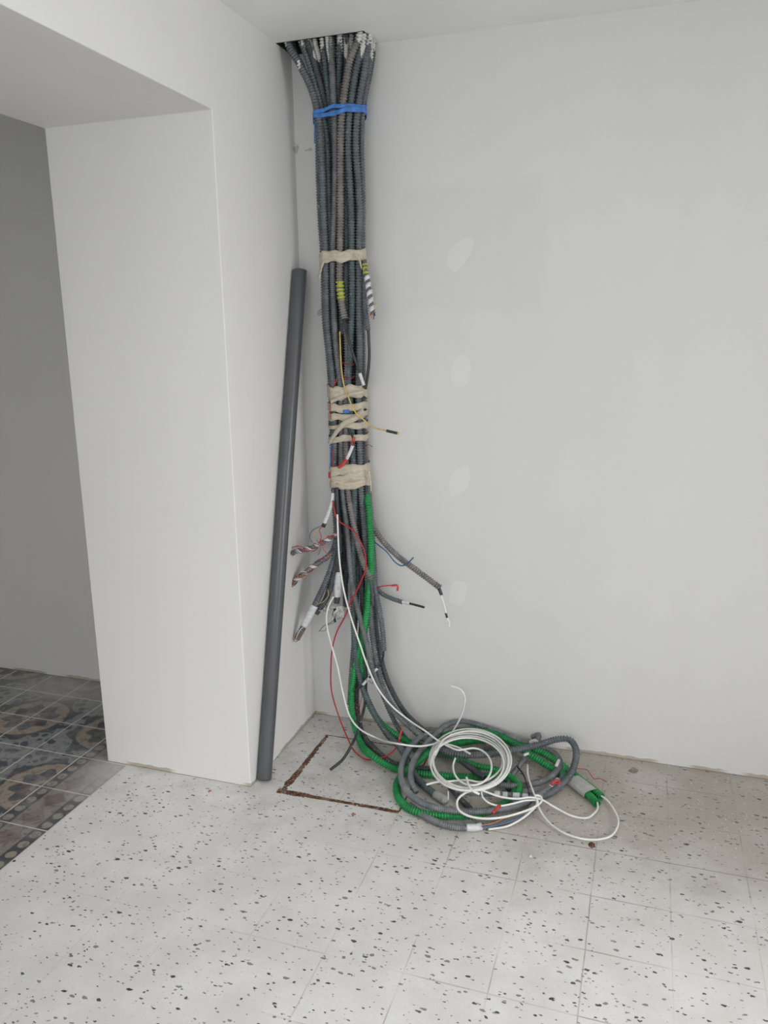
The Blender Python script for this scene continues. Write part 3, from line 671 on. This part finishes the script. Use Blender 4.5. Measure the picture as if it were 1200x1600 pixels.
k6 = conduit('grey conduit stub standing up inside the right loop of the heap', 'floor_grey', .010,
    [(793, 1232, .013), (800, 1212, .02), (812, 1196, .03), (819, 1186, .04)], up=False, keep=False)
k7 = conduit('thick dusty grey conduit lying in the right loop beside the red taped wire', 'floor_grey', .0125,
    [(877, 1195, .02), (880, 1213, .014), (866, 1228, .014), (846, 1240, .02), (822, 1250, .03), (800, 1256, .035)], up=False, keep=False)
tube('white_tape_patch', pts([(872, 1220, .014), (860, 1232, .016)]), .0132, M['label'], 'white tape patch', parent=k7)

# ------------------------------------------------------------------ tape around the bundle
def band_section(z):
    pp = []
    for P, r in bundle:
        C, s = spline(P, 0.01)
        d = np.diff(np.sign(C[:, 2] - z)); ix = np.where(d != 0)[0]
        for i in ix[:1]:
            t = (z - C[i, 2]) / (C[i + 1, 2] - C[i, 2]); q = C[i] + (C[i + 1] - C[i]) * t
            if z > .95 or q[1] > -.2:
                for a in np.linspace(0, 2 * np.pi, 16, endpoint=False): pp.append((q[0] + r * 1.03 * math.cos(a), q[1] + r * 1.03 * math.sin(a)))
    return pp
def hull(pp):
    pp = sorted(set((round(a, 6), round(b, 6)) for a, b in pp)); lo = []; hi = []
    cr = lambda o, a, b: (a[0]-o[0])*(b[1]-o[1]) - (a[1]-o[1])*(b[0]-o[0])
    for p_ in pp:
        while len(lo) > 1 and cr(lo[-2], lo[-1], p_) <= 0: lo.pop()
        lo.append(p_)
    for p_ in reversed(pp):
        while len(hi) > 1 and cr(hi[-2], hi[-1], p_) <= 0: hi.pop()
        hi.append(p_)
    return np.array(lo[:-1] + hi[:-1])
_cache = {}
def section_loop(z, n=96):
    kz = round(z, 2)
    if kz in _cache: return _cache[kz]
    h = hull(band_section(kz)); c = h.mean(0)
    h = np.vstack([h, h[:1]]); L = np.concatenate([[0], np.cumsum(np.linalg.norm(np.diff(h, axis=0), axis=1))])
    # start at the leftmost point so neighbouring sections line up
    out = []
    for a in np.linspace(0, 2 * np.pi, n, endpoint=False):
        d = np.array([math.cos(a), math.sin(a)]); best = 0
        for i in range(len(h) - 1):
            p1, p2 = h[i] - c, h[i + 1] - c; e = p2 - p1
            den = d[0] * e[1] - d[1] * e[0]
            if abs(den) < 1e-9: continue
            t = (p1[0] * e[1] - p1[1] * e[0]) / den; u = (p1[0] * d[1] - p1[1] * d[0]) / den
            if t > 0 and -1e-6 <= u <= 1 + 1e-6: best = max(best, t)
        out.append(c + d * best)
    _cache[kz] = np.array(out); return _cache[kz]
def band_geo(zl, zr, wl_, wr_, off=0.0012, seed=0, diag=0.0, wrinkle=.0035, rows=5):
    """zl/zr = height of the middle at the left/right edge as seen from the room, wl_/wr_ = width there"""
    r_ = np.random.RandomState(seed); n = 96
    ph = r_.uniform(0, 6.28, 6)
    V = []; F_ = []
    for lay in (0, 1):
        for j in range(rows):
            v = j / (rows - 1) - .5
            for i in range(n):
                a = 2 * np.pi * i / n
                base = section_loop((zl + zr) / 2)[i]
                xs = section_loop((zl + zr) / 2)[:, 0]; t = (base[0] - xs.min()) / (xs.max() - xs.min())
                zc = zl + (zr - zl) * t; ww = wl_ + (wr_ - wl_) * t
                edge = 1 + .12 * math.sin(9 * a + ph[0]) * (v > 0) + .12 * math.sin(7 * a + ph[1]) * (v < 0)
                z = zc + v * ww * edge + wrinkle * math.sin(3 * a + ph[2]) + .4 * wrinkle * math.sin(8 * a + ph[3])
                s2 = section_loop(z)[i]
                c = section_loop(z).mean(0); d = s2 - c; ln = np.linalg.norm(d)
                o_ = off + (.0012 if lay else 0) + .0007 * math.sin(17 * a + 5 * v + ph[4]) + .0006 * math.sin(31 * a - 9 * v + ph[5])
                q = c + d * (ln + o_) / ln
                V.append((q[0], min(q[1], -.0015 if lay else -.003), z))
    def id_(l, j, i): return l * rows * n + j * n + i % n
    for j in range(rows - 1):
        for i in range(n):
            F_.append([id_(1, j, i), id_(1, j, i+1), id_(1, j+1, i+1), id_(1, j+1, i)]); F_.append([id_(0, j, i), id_(0, j+1, i), id_(0, j+1, i+1), id_(0, j, i+1)])
    for i in range(n):
        F_.append([id_(0, 0, i), id_(0, 0, i+1), id_(1, 0, i+1), id_(1, 0, i)]); F_.append([id_(0, rows-1, i+1), id_(0, rows-1, i), id_(1, rows-1, i), id_(1, rows-1, i+1)])
    return V, F_
def zat(px, py): return aty(px, py, -0.13)[2]
def hgt(px, a, b): return abs(zat(px, a) - zat(px, b))
def flat_strip(P, wid, mat, name, label=None, cat=None, parent=None, thick=.0012, axis=(0, 1, 0), crumple=0.0, seed=0):
    C, s = spline(P, .004); Tn, _, _ = frames(C); r_ = random.Random(seed); V = []; F_ = []
    for i, c in enumerate(C):
        side = np.cross(Tn[i], axis); side /= np.linalg.norm(side); nn = np.cross(side, Tn[i])
        w_ = wid(i / (len(C) - 1)) if callable(wid) else wid
        e = nn * crumple * math.sin(i * 1.3 + seed)
        V += [c - side * w_ / 2 + e, c + side * w_ / 2 - e, c + side * w_ / 2 - e + nn * thick, c - side * w_ / 2 + e + nn * thick]
    for i in range(len(C) - 1):
        for k_ in range(4): F_.append([i*4+k_, i*4+(k_+1) % 4, i*4+4+(k_+1) % 4, i*4+4+k_])
    F_.append([0, 3, 2, 1]); q = (len(C)-1)*4; F_.append([q, q+1, q+2, q+3])
    o = mesh_obj(name, V, F_, mat, parent)
    if parent is None: tag(o, label, cat)
    elif label: tag(o, label)
    return o

# blue tape: two crossing turns and a tail
bt = empty('insulating_tape', (0.21, -.1, zat(528, 175)))
tag(bt, 'bright blue tape wound twice round the top of the conduit bundle', 'tape')
V_, F_ = band_geo(zat(492, 177), zat(564, 162), .013, .013, seed=1, off=.0018, wrinkle=.0035); mesh_obj('tape_turn', V_, F_, M['brightblue'], bt)
V_, F_ = band_geo(zat(492, 184), zat(564, 170), .012, .019, seed=2, off=.0030, wrinkle=.0035); mesh_obj('tape_turn', V_, F_, M['brightblue'], bt)
flat_strip(pts([(492, 180, -.12), (491.5, 200, -.12), (491.5, 224, -.12)]), .005, M['brightblue'], 'tape_tail', parent=bt, axis=(.3, 1, 0))
# masking tape, top one
t1 = empty('masking_tape', (0.21, -.1, zat(535, 402)))
tag(t1, 'single band of beige masking tape round the bundle, topmost beige band with loose ends', 'tape')
V_, F_ = band_geo(zat(502, 404), zat(568, 397), hgt(503, 394, 412), hgt(568, 390, 407), seed=3, wrinkle=.003); mesh_obj('tape_turn', V_, F_, M['masking'], t1)
flat_strip(pts([(505, 408, -.137), (501, 420, -.137), (498, 438, -.137)]), lambda t: .016 - .006 * t, M['masking'], 'tape_tail', parent=t1, axis=(.5, 1, 0), crumple=.001)
flat_strip(pts([(552, 396, -.150), (560, 402, -.146), (565, 420, -.137)]), lambda t: .008 - .003 * t, M['masking'], 'tape_tail', parent=t1, axis=(-.3, 1, 0), crumple=.001, seed=2)
# the criss-cross group
t2 = empty('masking_tape', (0.22, -.1, zat(545, 650)))
tag(t2, 'beige masking tape criss-crossed in several turns round the middle of the bundle', 'tape')
for q, (a, b, wa, wb) in enumerate([(614, 612, 22, 19), (638, 636, 12, 12), (655, 649, 12, 9), (668, 665, 4, 11), (688, 684, 10, 10)]):
    V_, F_ = band_geo(zat(514, a), zat(574, b), hgt(514, a - wa / 2, a + wa / 2), hgt(574, b - wb / 2, b + wb / 2), seed=10 + q, off=.0012 + .0005 * (q % 2), wrinkle=.0035)
    mesh_obj('tape_turn', V_, F_, M['masking'], t2)
flat_strip(pts([(514, 693, -.139), (522, 680, -.145), (535, 664, -.148), (556, 652, -.146), (569, 642, -.139)]), lambda t: .012 + .016 * t, M['masking'], 'tape_turn', parent=t2, crumple=.0006, seed=3)
flat_strip(pts([(516, 628, -.141), (530, 622, -.145), (550, 616, -.147), (568, 612, -.141)]), .014, M['masking'], 'tape_turn', parent=t2, crumple=.001, seed=5)
# the wide lower band
t3 = empty('masking_tape', (0.23, -.1, zat(548, 745)))
tag(t3, 'wide wrinkled beige masking tape, lowest band round the bundle', 'tape')
for q, (a, b, wa, wb) in enumerate([(737, 733, 15, 16), (751, 745, 11, 16), (760, 755, 11, 13)]):
    V_, F_ = band_geo(zat(515, a), zat(576, b), hgt(514, a - wa / 2, a + wa / 2), hgt(574, b - wb / 2, b + wb / 2), seed=20 + q, off=.0012 + .0006 * q, wrinkle=.004)
    mesh_obj('tape_turn', V_, F_, M['masking'], t3)
flat_strip(pts([(576, 736, -.128), (579, 752, -.128), (580, 768, -.128)]), lambda t: .010 - .006 * t, M['masking'], 'tape_tail', parent=t3, axis=(-.4, 1, 0), crumple=.001)

# ------------------------------------------------------------------ wires and cables
def wire(label, mat, r, lst, cat='wire', name='electric_wire', group=None, seg=8, step=.004):
    return tube(name, pts(lst), r, M[mat], label, cat, group, seg=seg, step=step)
def sub(o, name, mat, r, lst, label=None, **kw):
    return tube(name, pts(lst), r, M[mat], label, parent=o, seg=10, step=.004, **kw)

# emerging at mid height
b1 = wire('black cable with white tip slanting from the cut brown conduit into the tape', 'black', .0052, [(537, 488, -.138), (538, 503, -.146), (543, 525, -.156), (554, 560, -.158), (563, 585, -.155), (569, 606, -.148)], 'cable', 'black_cable')
sub(b1, 'white_tip', 'label', .0062, [(562, 583, -.156), (568.5, 602, -.1495)], 'white tip')
wire('black cable hanging straight at the right edge between the upper tapes', 'black', .0055, [(575, 508, -.12), (576, 525, -.123), (577, 560, -.125), (574, 590, -.125), (571, 608, -.125)], 'cable', 'black_cable')
wire('yellow wire running down the bundle into the criss-cross tape', 'yellow', .0028, [(531, 518, -.142), (532, 550, -.143), (534, 580, -.143), (538, 604, -.143), (543, 618, -.150)])
y2 = wire('yellow wire with a black tip sticking out right over the bare wall', 'yellow', .0030, [(543, 616, -.150), (548, 630, -.154), (556, 645, -.156), (567, 655, -.152), (582, 667, -.150), (604, 673, -.150), (606, 673.5, -.150)])
sub(y2, 'black_tip', 'black', .0052, [(604, 673, -.150), (621, 677, -.150)], 'black tip')
sub(y2, 'bare_end', 'yellow', .0032, [(620, 676.6, -.150), (624, 677.5, -.150)])
# striped white spiral tail to the right of the bundle
sp = tube('taped_conduit', pts([(569, 408, -.125), (571, 420, -.135), (573, 433, -.140), (577, 455, -.145), (580, 475, -.15), (583, 490, -.15)]), .0095, M['slate'], 'short conduit end wrapped in white spiral tape, sticking out right of the bundle', 'conduit', rib=RIB, hollow=.7, seg=12)
tube('tape_ring', pts([(570, 413, -.130), (572, 430, -.139)]), .0112, M['lime'], 'yellow-green tape ring', parent=sp, rib=.0135)
V_, F_ = ribbon_geo(pts([(573, 430, -.139), (577, 455, -.145), (580, 475, -.15), (583, 490, -.15)]), .0100, .016, 5, .4); mesh_obj('spiral_tape', V_, F_, M['label'], sp)['label'] = 'white spiral tape'
for nm, mt, a in (('blue', 'blue', (584, 499)), ('red', 'redtape', (578, 493)), ('orange', 'orange', (581, 497)), ('dark', 'black', (586, 493))):
    wire('short %s wire end poking out of the white spiral taped conduit' % nm, mt, .0022, [(582, 485, -.15), (582.5 + (a[0] - 582) * .7, 491, -.155), (a[0], a[1], -.158)])
wire('single thin yellow strand curling off the end of the white spiral tape', 'yellow', .0012, [(584, 482, -.155), (588, 474, -.16), (590, 478, -.16), (586, 484, -.16)])
for q, (yy, dx) in enumerate(((567, 0), (588, 2))):
    wire(['upper thin red thread looped over the ribs between the tapes', 'lower thin red thread looped over the ribs between the tapes'][q], 'red', .0010, [(534 + dx, yy - 1, -.146), (541, yy + 3, -.150), (548, yy + 4, -.150), (554, yy + (1 if q == 0 else -1), -.146)])
wire('dark red wire end showing left above the criss-cross tape', 'red', .0022, [(520, 606, -.139), (524, 598, -.143), (527, 591, -.143)])
wire('blue taped piece glimpsed between turns of the criss-cross tape', 'brightblue', .0068, [(537, 643, -.141), (546, 643, -.141)], 'tape', 'blue_tape_piece', seg=10)
rt = wire('thin black cable with white and red tape bands bending over the bundle front', 'black', .0048, [(545, 672, -.150), (550, 680, -.153), (552, 690, -.158), (547, 707, -.158), (538, 722, -.155), (530, 729, -.150)], 'cable', 'black_cable')
sub(rt, 'red_band', 'redtape', .0060, [(553, 683, -.155), (551, 695, -.158)], 'red tape band')
sub(rt, 'white_band', 'label', .0062, [(551, 696, -.158), (546, 709, -.158), (542, 717, -.157)], 'white tape band')
sub(rt, 'red_band', 'redtape', .0066, [(542, 717, -.157), (536, 725, -.154), (529, 730, -.150)], 'red tape band')
wire('tiny red wire stub poking out right below the criss-cross tape', 'red', .0014, [(571, 697, -.12), (576, 695, -.125), (582, 698, -.13)])
wire('blue wire running down the left edge between the two lower beige tapes', 'brightblue', .0028, [(517, 695, -.130), (516.5, 710, -.130), (516.5, 730, -.130)])
wire('dark red wire beside the blue one at the left edge above the lowest tape', 'red', .0020, [(520, 700, -.138), (519.5, 715, -.138), (520, 730, -.138)])
wire('red scrap of wire sticking out left of the lowest tape', 'redtape', .004, [(514.5, 738, -.125), (514.5, 747, -.125)])
wire('red thread at the left edge of the criss-cross tape', 'red', .0014, [(516, 625, -.135), (515.5, 640, -.135), (517, 655, -.135)])

# left side, below the tapes
la = tube('taped_cable', pts([(521, 764, -.14), (519, 784, -.145), (513, 802, -.15), (505, 822, -.155)]), .0075, M['slate'], 'white taped cable end pointing down left just under the lowest beige tape', 'cable', hollow=.7)
sub(la, 'white_tape_wrap', 'label', .0088, [(520.5, 770, -.1415), (519, 784, -.145), (513, 802, -.15), (507, 817, -.154)], 'white tape wrap')
wire('thin blue wire curling left from the white taped cable end', 'blue', .0016, [(505, 820, -.155), (497, 824, -.16), (487, 830, -.165), (484, 840, -.165), (488, 847, -.165), (497, 851, -.165), (503, 853, -.165)])
wire('thin yellow wire curling down from the white taped cable end', 'yellow', .0014, [(504, 822, -.155), (494, 830, -.165), (489, 840, -.168), (490, 849, -.168)])
wire('thin bright red wire dropping from the white taped cable end to the lower spiral', 'redtape', .0015, [(505, 822, -.155), (499, 828, -.165), (502, 838, -.17), (500, 846, -.17), (504, 855, -.165), (511, 865, -.16), (515, 868, -.155)])
wire('thin red wire crossing from the bundle to the small knot of wires', 'redtape', .0013, [(527, 833, -.145), (515, 838, -.16), (506, 843, -.17), (498, 847, -.172), (495, 843, -.172)])
wire('pale green thread hanging below the small knot of wires', 'mid', .0012, [(497, 850, -.17), (501, 856, -.17), (497, 868, -.17)])
s1p = [(530, 832, -.13), (521, 838, -.14), (503, 848, -.155), (480, 858, -.165), (456, 864, -.18)]
s1 = tube('taped_conduit', pts(s1p), .0085, M['mid'], 'upper of two spiral-taped conduits reaching left to the leaning pipe', 'conduit', hollow=.7, rib=RIB)
V_, F_ = ribbon_geo(pts(s1p), .0092, .016, 5, 1.0); mesh_obj('spiral_tape', V_, F_, M['label'], s1)['label'] = 'white spiral tape'
tube('wound_wire', helix_pts(pts(s1p), .0108, 3.2, 0.3), .0016, M['red'], 'dark red wire', parent=s1, seg=6)
tube('wound_wire', helix_pts(pts(s1p), .0108, 3.6, 2.3), .0013, M['teal'], 'green-grey wire', parent=s1, seg=6)
wire('dark red wire arching above the upper spiral-taped conduit by the pipe', 'red', .0016, [(456, 856, -.185), (465, 853, -.18), (478, 857, -.175), (490, 861, -.17), (497, 856, -.165)])
s2p = [(522, 862, -.135), (513, 869, -.145), (494, 882, -.155), (475, 896, -.165), (450, 918, -.18)]
s2 = tube('taped_conduit', pts(s2p), .0090, M['brown'], 'lower of two spiral-taped conduits reaching left to the leaning pipe', 'conduit', hollow=.7, rib=RIB)
V_, F_ = ribbon_geo(pts(s2p[2:]), .0096, .015, 3.6, 1.0); mesh_obj('spiral_tape', V_, F_, M['label'], s2)['label'] = 'white spiral tape'
tube('wound_wire', helix_pts(pts(s2p[1:]), .0110, 2.6, 0.3), .0014, M['blue'], 'blue wire', parent=s2, seg=6)
tube('wound_wire', helix_pts(pts(s2p[1:]), .0110, 2.2, 1.9), .0014, M['red'], 'dark red wire', parent=s2, seg=6)
tube('wound_wire', helix_pts(pts(s2p[2:]), .0112, 1.6, 3.4), .0015, M['orange'], 'orange wire', parent=s2, seg=6)
wire('yellow and orange wire drooping at the pipe end of the lower spiral', 'orange', .0015, [(466, 897, -.175), (463, 908, -.18), (456, 916, -.185), (449, 924, -.185)])
wire('dark wire drooping at the pipe end of the lower spiral', 'black', .0014, [(458, 906, -.175), (455, 914, -.18), (451, 926, -.185)])
wire('orange wire loop hanging from the white taped conduit end at lower left', 'orange', .0016, [(472, 982, -.188), (465, 988, -.198), (459, 999, -.20), (462, 1003, -.20), (468, 998, -.198), (476, 985, -.19)])
wire('pale wire lying over the end of the lower left white taped conduit', 'white', .0014, [(478, 978, -.19), (470, 983, -.2), (464, 994, -.205), (462, 1000, -.205)])
wire('yellow thread beside the torn conduit end left of the plastic scrap', 'yellow', .0012, [(512, 921, -.165), (513, 930, -.17), (504, 941, -.17), (494, 944, -.175), (488, 950, -.18)])
wire('thin brown wire sticking out below the plastic scrap', 'dark', .0012, [(524, 968, -.15), (514, 974, -.155), (506, 978, -.16), (498, 987, -.165)])
wire('second thin brown wire sticking out below the plastic scrap, slightly lower', 'dark', .0011, [(522, 973, -.15), (512, 977, -.155), (508, 985, -.16), (500, 986, -.165)])
# crumpled clear film
def film(px, py, y, sx, sz, seed, label):
    r_ = np.random.RandomState(seed); c = aty(px, py, y); n = 9; V = []; F_ = []
    for lay in (0, 1):
        rs = np.random.RandomState(seed)
        for i in range(n):
            for j in range(n):
                u = i / (n - 1) - .5; v = j / (n - 1) - .5
                V.append((c[0] + sx * u * (1 + .3 * rs.rand()) + .004 * rs.randn(), c[1] + .010 * rs.randn() - lay * .0006, c[2] + sz * v + .004 * rs.randn()))
    N2 = n * n
    for i in range(n - 1):
        for j in range(n - 1):
            a = i * n + j; F_.append([a, a + 1, a + n + 1, a + n]); F_.append([N2 + a, N2 + a + n, N2 + a + n + 1, N2 + a + 1])
    for i in range(n - 1):
        for (a, b) in ((i, i + 1), ((n - 1) * n + i, (n - 1) * n + i + 1), (i * n, (i + 1) * n), (i * n + n - 1, (i + 1) * n + n - 1)): F_.append([a, b, N2 + b, N2 + a])
    tag(mesh_obj('plastic_film', V, F_, M['film'], smooth=False), label, 'plastic film')
film(528, 957, -.14, .035, .055, 3, 'crumpled clear plastic scrap hanging under the white taped vertical conduit')
film(508, 951, -.155, .030, .030, 8, 'small crumpled clear plastic scrap left of the larger one')
wire('black stub of cable showing inside the hanging plastic scrap', 'black', .005, [(524, 950, -.13), (521, 960, -.132), (524, 972, -.135)], 'cable', 'black_cable')

# right side
e1 = wire('white wire dangling from the end of the long right-branching conduit', 'white', .0026, [(684, 914, -.168), (688, 926, -.175), (694, 945, -.18), (698, 962, -.182), (700, 970, -.182)])
sub(e1, 'black_tape_ring', 'black', .0062, [(686, 919, -.172), (690, 930, -.1765)], 'black tape ring')
sub(e1, 'black_tape_ring', 'black', .0042, [(696.5, 958, -.182), (698.5, 965, -.182)], 'black tape ring')
sub(e1, 'stripped_end', 'white', .0028, [(699, 965, -.182), (702, 973, -.183), (702, 980, -.185)], 'bare white end')
sub(e1, 'stripped_end', 'label', .0018, [(699, 965, -.182), (698, 974, -.186), (700, 980, -.188)], 'bare white end')
wire('dark blue wire looping under the long right-branching conduit', 'blue', .0026, [(579, 835, -.11), (584, 845, -.12), (604, 862, -.14), (617, 878, -.15), (628, 884, -.165), (638, 879, -.17), (646, 871, -.17)])
wire('black cable end of the short right-branching conduit', 'black', .0048, [(627, 940, -.134), (640, 943, -.142), (652, 946, -.148), (663, 949, -.152)], 'cable', 'black_cable')
rr = wire('short red wire with a red taped hook, just above the short right-branching conduit', 'redtape', .0026, [(586, 921, -.12), (593, 917, -.135), (605, 915, -.145), (620, 914.5, -.15)])
sub(rr, 'taped_hook', 'redtape', .0040, [(612, 915, -.148), (621, 915, -.152), (621, 923, -.152)])
bc = wire('black cable bending back left from the lowest hanging conduit end with white bands', 'black', .0042, [(599, 1010, -.148), (599, 1024, -.15), (595, 1038, -.152), (587, 1047, -.155), (573, 1064, -.162), (562, 1074, -.165), (553, 1081, -.165)], 'cable', 'black_cable')
sub(bc, 'white_band', 'label', .0054, [(590, 1044, -.154), (585, 1049, -.1555)], 'white tape band')
sub(bc, 'white_band', 'label', .0060, [(577, 1059, -.161), (567, 1070, -.164)], 'white tape band')
wire('thin brown wire loop hanging at the white banded cable before the green conduits', 'dark', .0010, [(575, 1062, -.165), (582, 1068, -.17), (580, 1054, -.17), (571, 1056, -.17), (573, 1064, -.17)])
wire('thin dark red wire strand falling behind the lowest white bands', 'red', .0010, [(567, 1076, -.15), (564, 1095, -.15), (558, 1115, -.15), (562, 1103, -.15), (554, 1099, -.15)])
wire('dark cable stub continuing below the cut brown-grey ribbed conduit', 'dark', .0075, [(578, 902, -.148), (581, 920, -.148), (583, 945, -.142)], 'cable', 'black_cable')
wire('black cable hanging free over the rusty framed cover with its end pointing left', 'black', .0058, [(572, 1060, -.15), (570, 1100, -.16), (562, 1131, -.19), (551, 1161, .10), (536, 1186, .05), (516, 1203, .016)], 'cable', 'black_cable')
sub(la, 'plug', 'black', .0080, [(507, 818, -.154), (505, 823, -.155)])
tube('conduit_stub', pts([(526, 762, -.145), (527, 785, -.15), (528, 803, -.15)]), .0078, M['black'], 'short black tube under the lowest beige tape releasing a white cable', 'conduit', hollow=.6)

# long red wire
wire('long red wire swinging out left and looping down to the floor cover', 'red', .0030,
     [(520, 782, -.152), (522, 795, -.155), (526, 810, -.157), (536, 819, -.158), (552, 829, -.162), (564, 848, -.165), (571, 870, -.168), (571, 890, -.168), (564, 908, -.168), (557, 924, -.17), (548, 940, -.17), (540, 961, -.17), (526, 988, -.17), (519, 1015, -.17), (517, 1045, -.17), (518, 1079, -.175), (529, 1118, -.19), (543, 1153, -.24), (556, 1176, .03), (573, 1187, .012), (592, 1185, .03), (611, 1177, .045), (622, 1162, .06), (628, 1141, .10)])
wire('short red stub standing up beside the landing of the grey conduits', 'redtape', .0036, [(623, 1156, .085), (628, 1139, .12)])
# white cables
wa = wire('white cable falling along the front of the bundle and swinging right to the coil', 'white', .0036,
     [(527, 800, -.152), (528, 830, -.165), (530, 870, -.17), (536, 916, -.172), (547, 960, -.175), (563, 1008, -.178), (574, 1040, -.18), (590, 1075, -.19), (612, 1103, -.19), (640, 1126, -.185), (664, 1142, .12), (688, 1159, .11), (716, 1168, .11), (735, 1178, .105)], 'cable', 'white_cable')
wb = wire('white cable swinging out left of the bundle then right into the coil', 'white', .0036,
     [(521, 932, -.16), (513, 948, -.165), (510, 965, -.168), (512, 985, -.17), (519, 1012, -.172), (527, 1040, -.175), (536, 1083, -.185), (547, 1120, -.21), (562, 1139, -.23), (588, 1153, -.24), (621, 1162, .13), (653, 1166, .115), (676, 1163, .105), (690, 1158, .10)], 'cable', 'white_cable')
# white coil
def ell(cx, cy, rx, ry, z, n, ph0=0.0, turns=1.0):
    return [(cx + rx * math.cos(ph0 + 2 * math.pi * turns * i / n), cy + ry * math.sin(ph0 + 2 * math.pi * turns * i / n), z) for i in range(int(n * 1) + 1)]
lst = []
R_ = [(66, 50, 0, 0, .086), (60, 46, -5, 3, .093), (64, 46, -1, 3, .099), (54, 40, -10, 6, .105), (59, 44, -1, 0, .110), (63, 49, 2, 1, .115), (57, 41, -7, 7, .119)]
n_ = 16
for ti in range(len(R_)):
    a_ = R_[ti]; b_ = R_[min(ti + 1, len(R_) - 1)]
    for i in range(n_):
        t = i / n_; f = lambda q: a_[q] * (1 - t) + b_[q] * t
        ang = math.pi * .95 + 2 * math.pi * t
        lst.append((737 + f(2) + f(0) * math.cos(ang), 1187 + f(3) + f(1) * math.sin(ang), f(4)))
wire('large coil of white cable in many turns lying on top of the heap', 'white', .0036, [(666, 1226, .10), (682, 1222, .105), (700, 1221, .11), (729, 1219, .112), (752, 1222, .112), (770, 1214, .112), (783, 1200, .105)] + [(785, 1190, .098), (782, 1172, .092), (765, 1152, .09), (735, 1143, .09), (702, 1150, .09)] + lst, 'cable coil', 'cable_coil')
wire('small inner ring of white cable in the middle of the coil', 'white', .0036, [(690, 1160, .118), (700, 1166, .12), (716, 1172, .12)] + [(738 + 30 * math.cos(a), 1198 + 29 * math.sin(a), .122) for a in np.linspace(-math.pi * .6, math.pi * 1.15, 16)], 'cable coil', 'cable_coil')
wire('loose white cable end rising from the coil against the wall', 'white', .0038, [(679, 1180, .112), (688, 1163, .125), (706, 1145, -.10), (719, 1122, -.085), (726, 1100, -.08), (726, 1088, -.08), (720, 1078, -.08), (712, 1074, -.08), (704, 1072, -.08)], 'cable', 'white_cable').name = 'white_cable'
wire('white cable hooked over the front of the coil', 'white', .0042, [(729, 1215, .122), (732, 1226, .125), (738, 1235, .12), (749, 1241, .11)], 'cable', 'white_cable')
wire('white cable from the left green end, bowed towards the coil', 'white', .0036, [(933, 1253, .014), (934, 1262, .008), (929, 1270, .005), (917, 1278, .005), (894, 1275, .005), (868, 1262, .02), (845, 1249, .06), (828, 1246, .07), (808, 1248, .07), (782, 1245, .075), (756, 1236, .09), (745, 1233, .10)], 'cable', 'white_cable')
wire('white cable from the right green end in the widest loop out on the floor', 'white', .0036, [(939, 1243, .014), (948, 1250, .01), (961, 1268, .005), (966, 1287, .005), (953, 1307, .005), (922, 1312, .005), (887, 1304, .005), (860, 1287, .005), (845, 1268, .02), (833, 1237, .045), (825, 1212, .04), (824, 1195, .03)], 'cable', 'white_cable')
wire('broad white cable loop in front of the coil over the lower grey conduits', 'white', .0038, [(745, 1234, .105), (727, 1239, .10), (715, 1250, .085), (716, 1264, .07), (730, 1274, .06), (757, 1279, .055), (785, 1277, .055), (812, 1270, .055), (833, 1262, .055), (846, 1252, .06), (845, 1245, .065), (836, 1243, .07), (840, 1254, .06), (826, 1271, .03), (795, 1290, .008), (763, 1296, .006)], 'cable', 'white_cable')
wire('short white cable loop hanging inside the broad one below the coil', 'white', .0034, [(752, 1233, .09), (754, 1245, .075), (763, 1254, .065), (780, 1259, .06), (800, 1256, .058), (820, 1251, .06), (838, 1250, .06)], 'cable', 'white_cable')
wire('thin white twig of cable standing near the pale taped conduit end', 'white', .0028, [(700, 1250, .03), (700.5, 1243, .045), (700, 1236, .06)], 'cable', 'white_cable')
# small bits on the heap
wire('red taped tip lying across the front of the heap', 'redtape', .0055, [(770, 1270, .058), (776, 1264, .062), (781, 1258, .066)], 'tape', 'red_tape_piece')
wire('red tape knot inside the right loop of the heap', 'redtape', .0058, [(862, 1226, .032), (868, 1220, .038), (874, 1222, .036), (872, 1227, .032)], 'tape', 'red_tape_piece')
wire('curly thin red wire lying on the terrazzo right of the green ends', 'red', .0013, [(894, 1201, .03), (904, 1201, .015), (917, 1203, .003), (922, 1209, .003), (929, 1217, .003), (936, 1216, .003), (948, 1222, .003)])
wire('white and red tape flag where the grey loop crosses the green conduits', 'label', .0055, [(818, 1180, .075), (826, 1177, .078)], 'tape', 'white_tape_piece')
wire('white tape piece where the right grey loop crosses the green conduits', 'label', .0065, [(869, 1197, .047), (873, 1188, .05)], 'tape', 'white_tape_piece')
wire('orange wire running along the lowest front conduit', 'orange', .0014, [(752, 1290, .026), (770, 1286, .026), (790, 1278, .026), (812, 1272, .026)])
wire('blue wire running beside the orange one at the heap front', 'blue', .0018, [(753, 1292, .026), (775, 1289, .026), (800, 1281, .026), (818, 1273, .024)])
wire('pale torn tape knot by the wall at the hooked conduit end', 'label', .009, [(828, 1161, .075), (836, 1158, .085), (840, 1163, .08)], 'tape', 'white_tape_piece')
for i, (a, b) in enumerate((((724, 1276), (742, 1285)), ((736, 1276), (744, 1287)))):
    wire(['left thin brown wire crossing the front conduits', 'right thin brown wire crossing the front conduits'][i], 'dark', .0014, [(a[0], a[1], .03), ((a[0] + b[0]) / 2 + 2, (a[1] + b[1]) / 2 - 2, .032), (b[0], b[1], .026)])
wire('thin black cable crossing the ring of conduits behind the white loops', 'black', .003, [(808, 1197, .035), (817, 1209, .03), (823, 1225, .045), (827, 1240, .05)], 'cable', 'black_cable')

for o in bpy.data.objects:
    if '_o' in o: del o['_o']
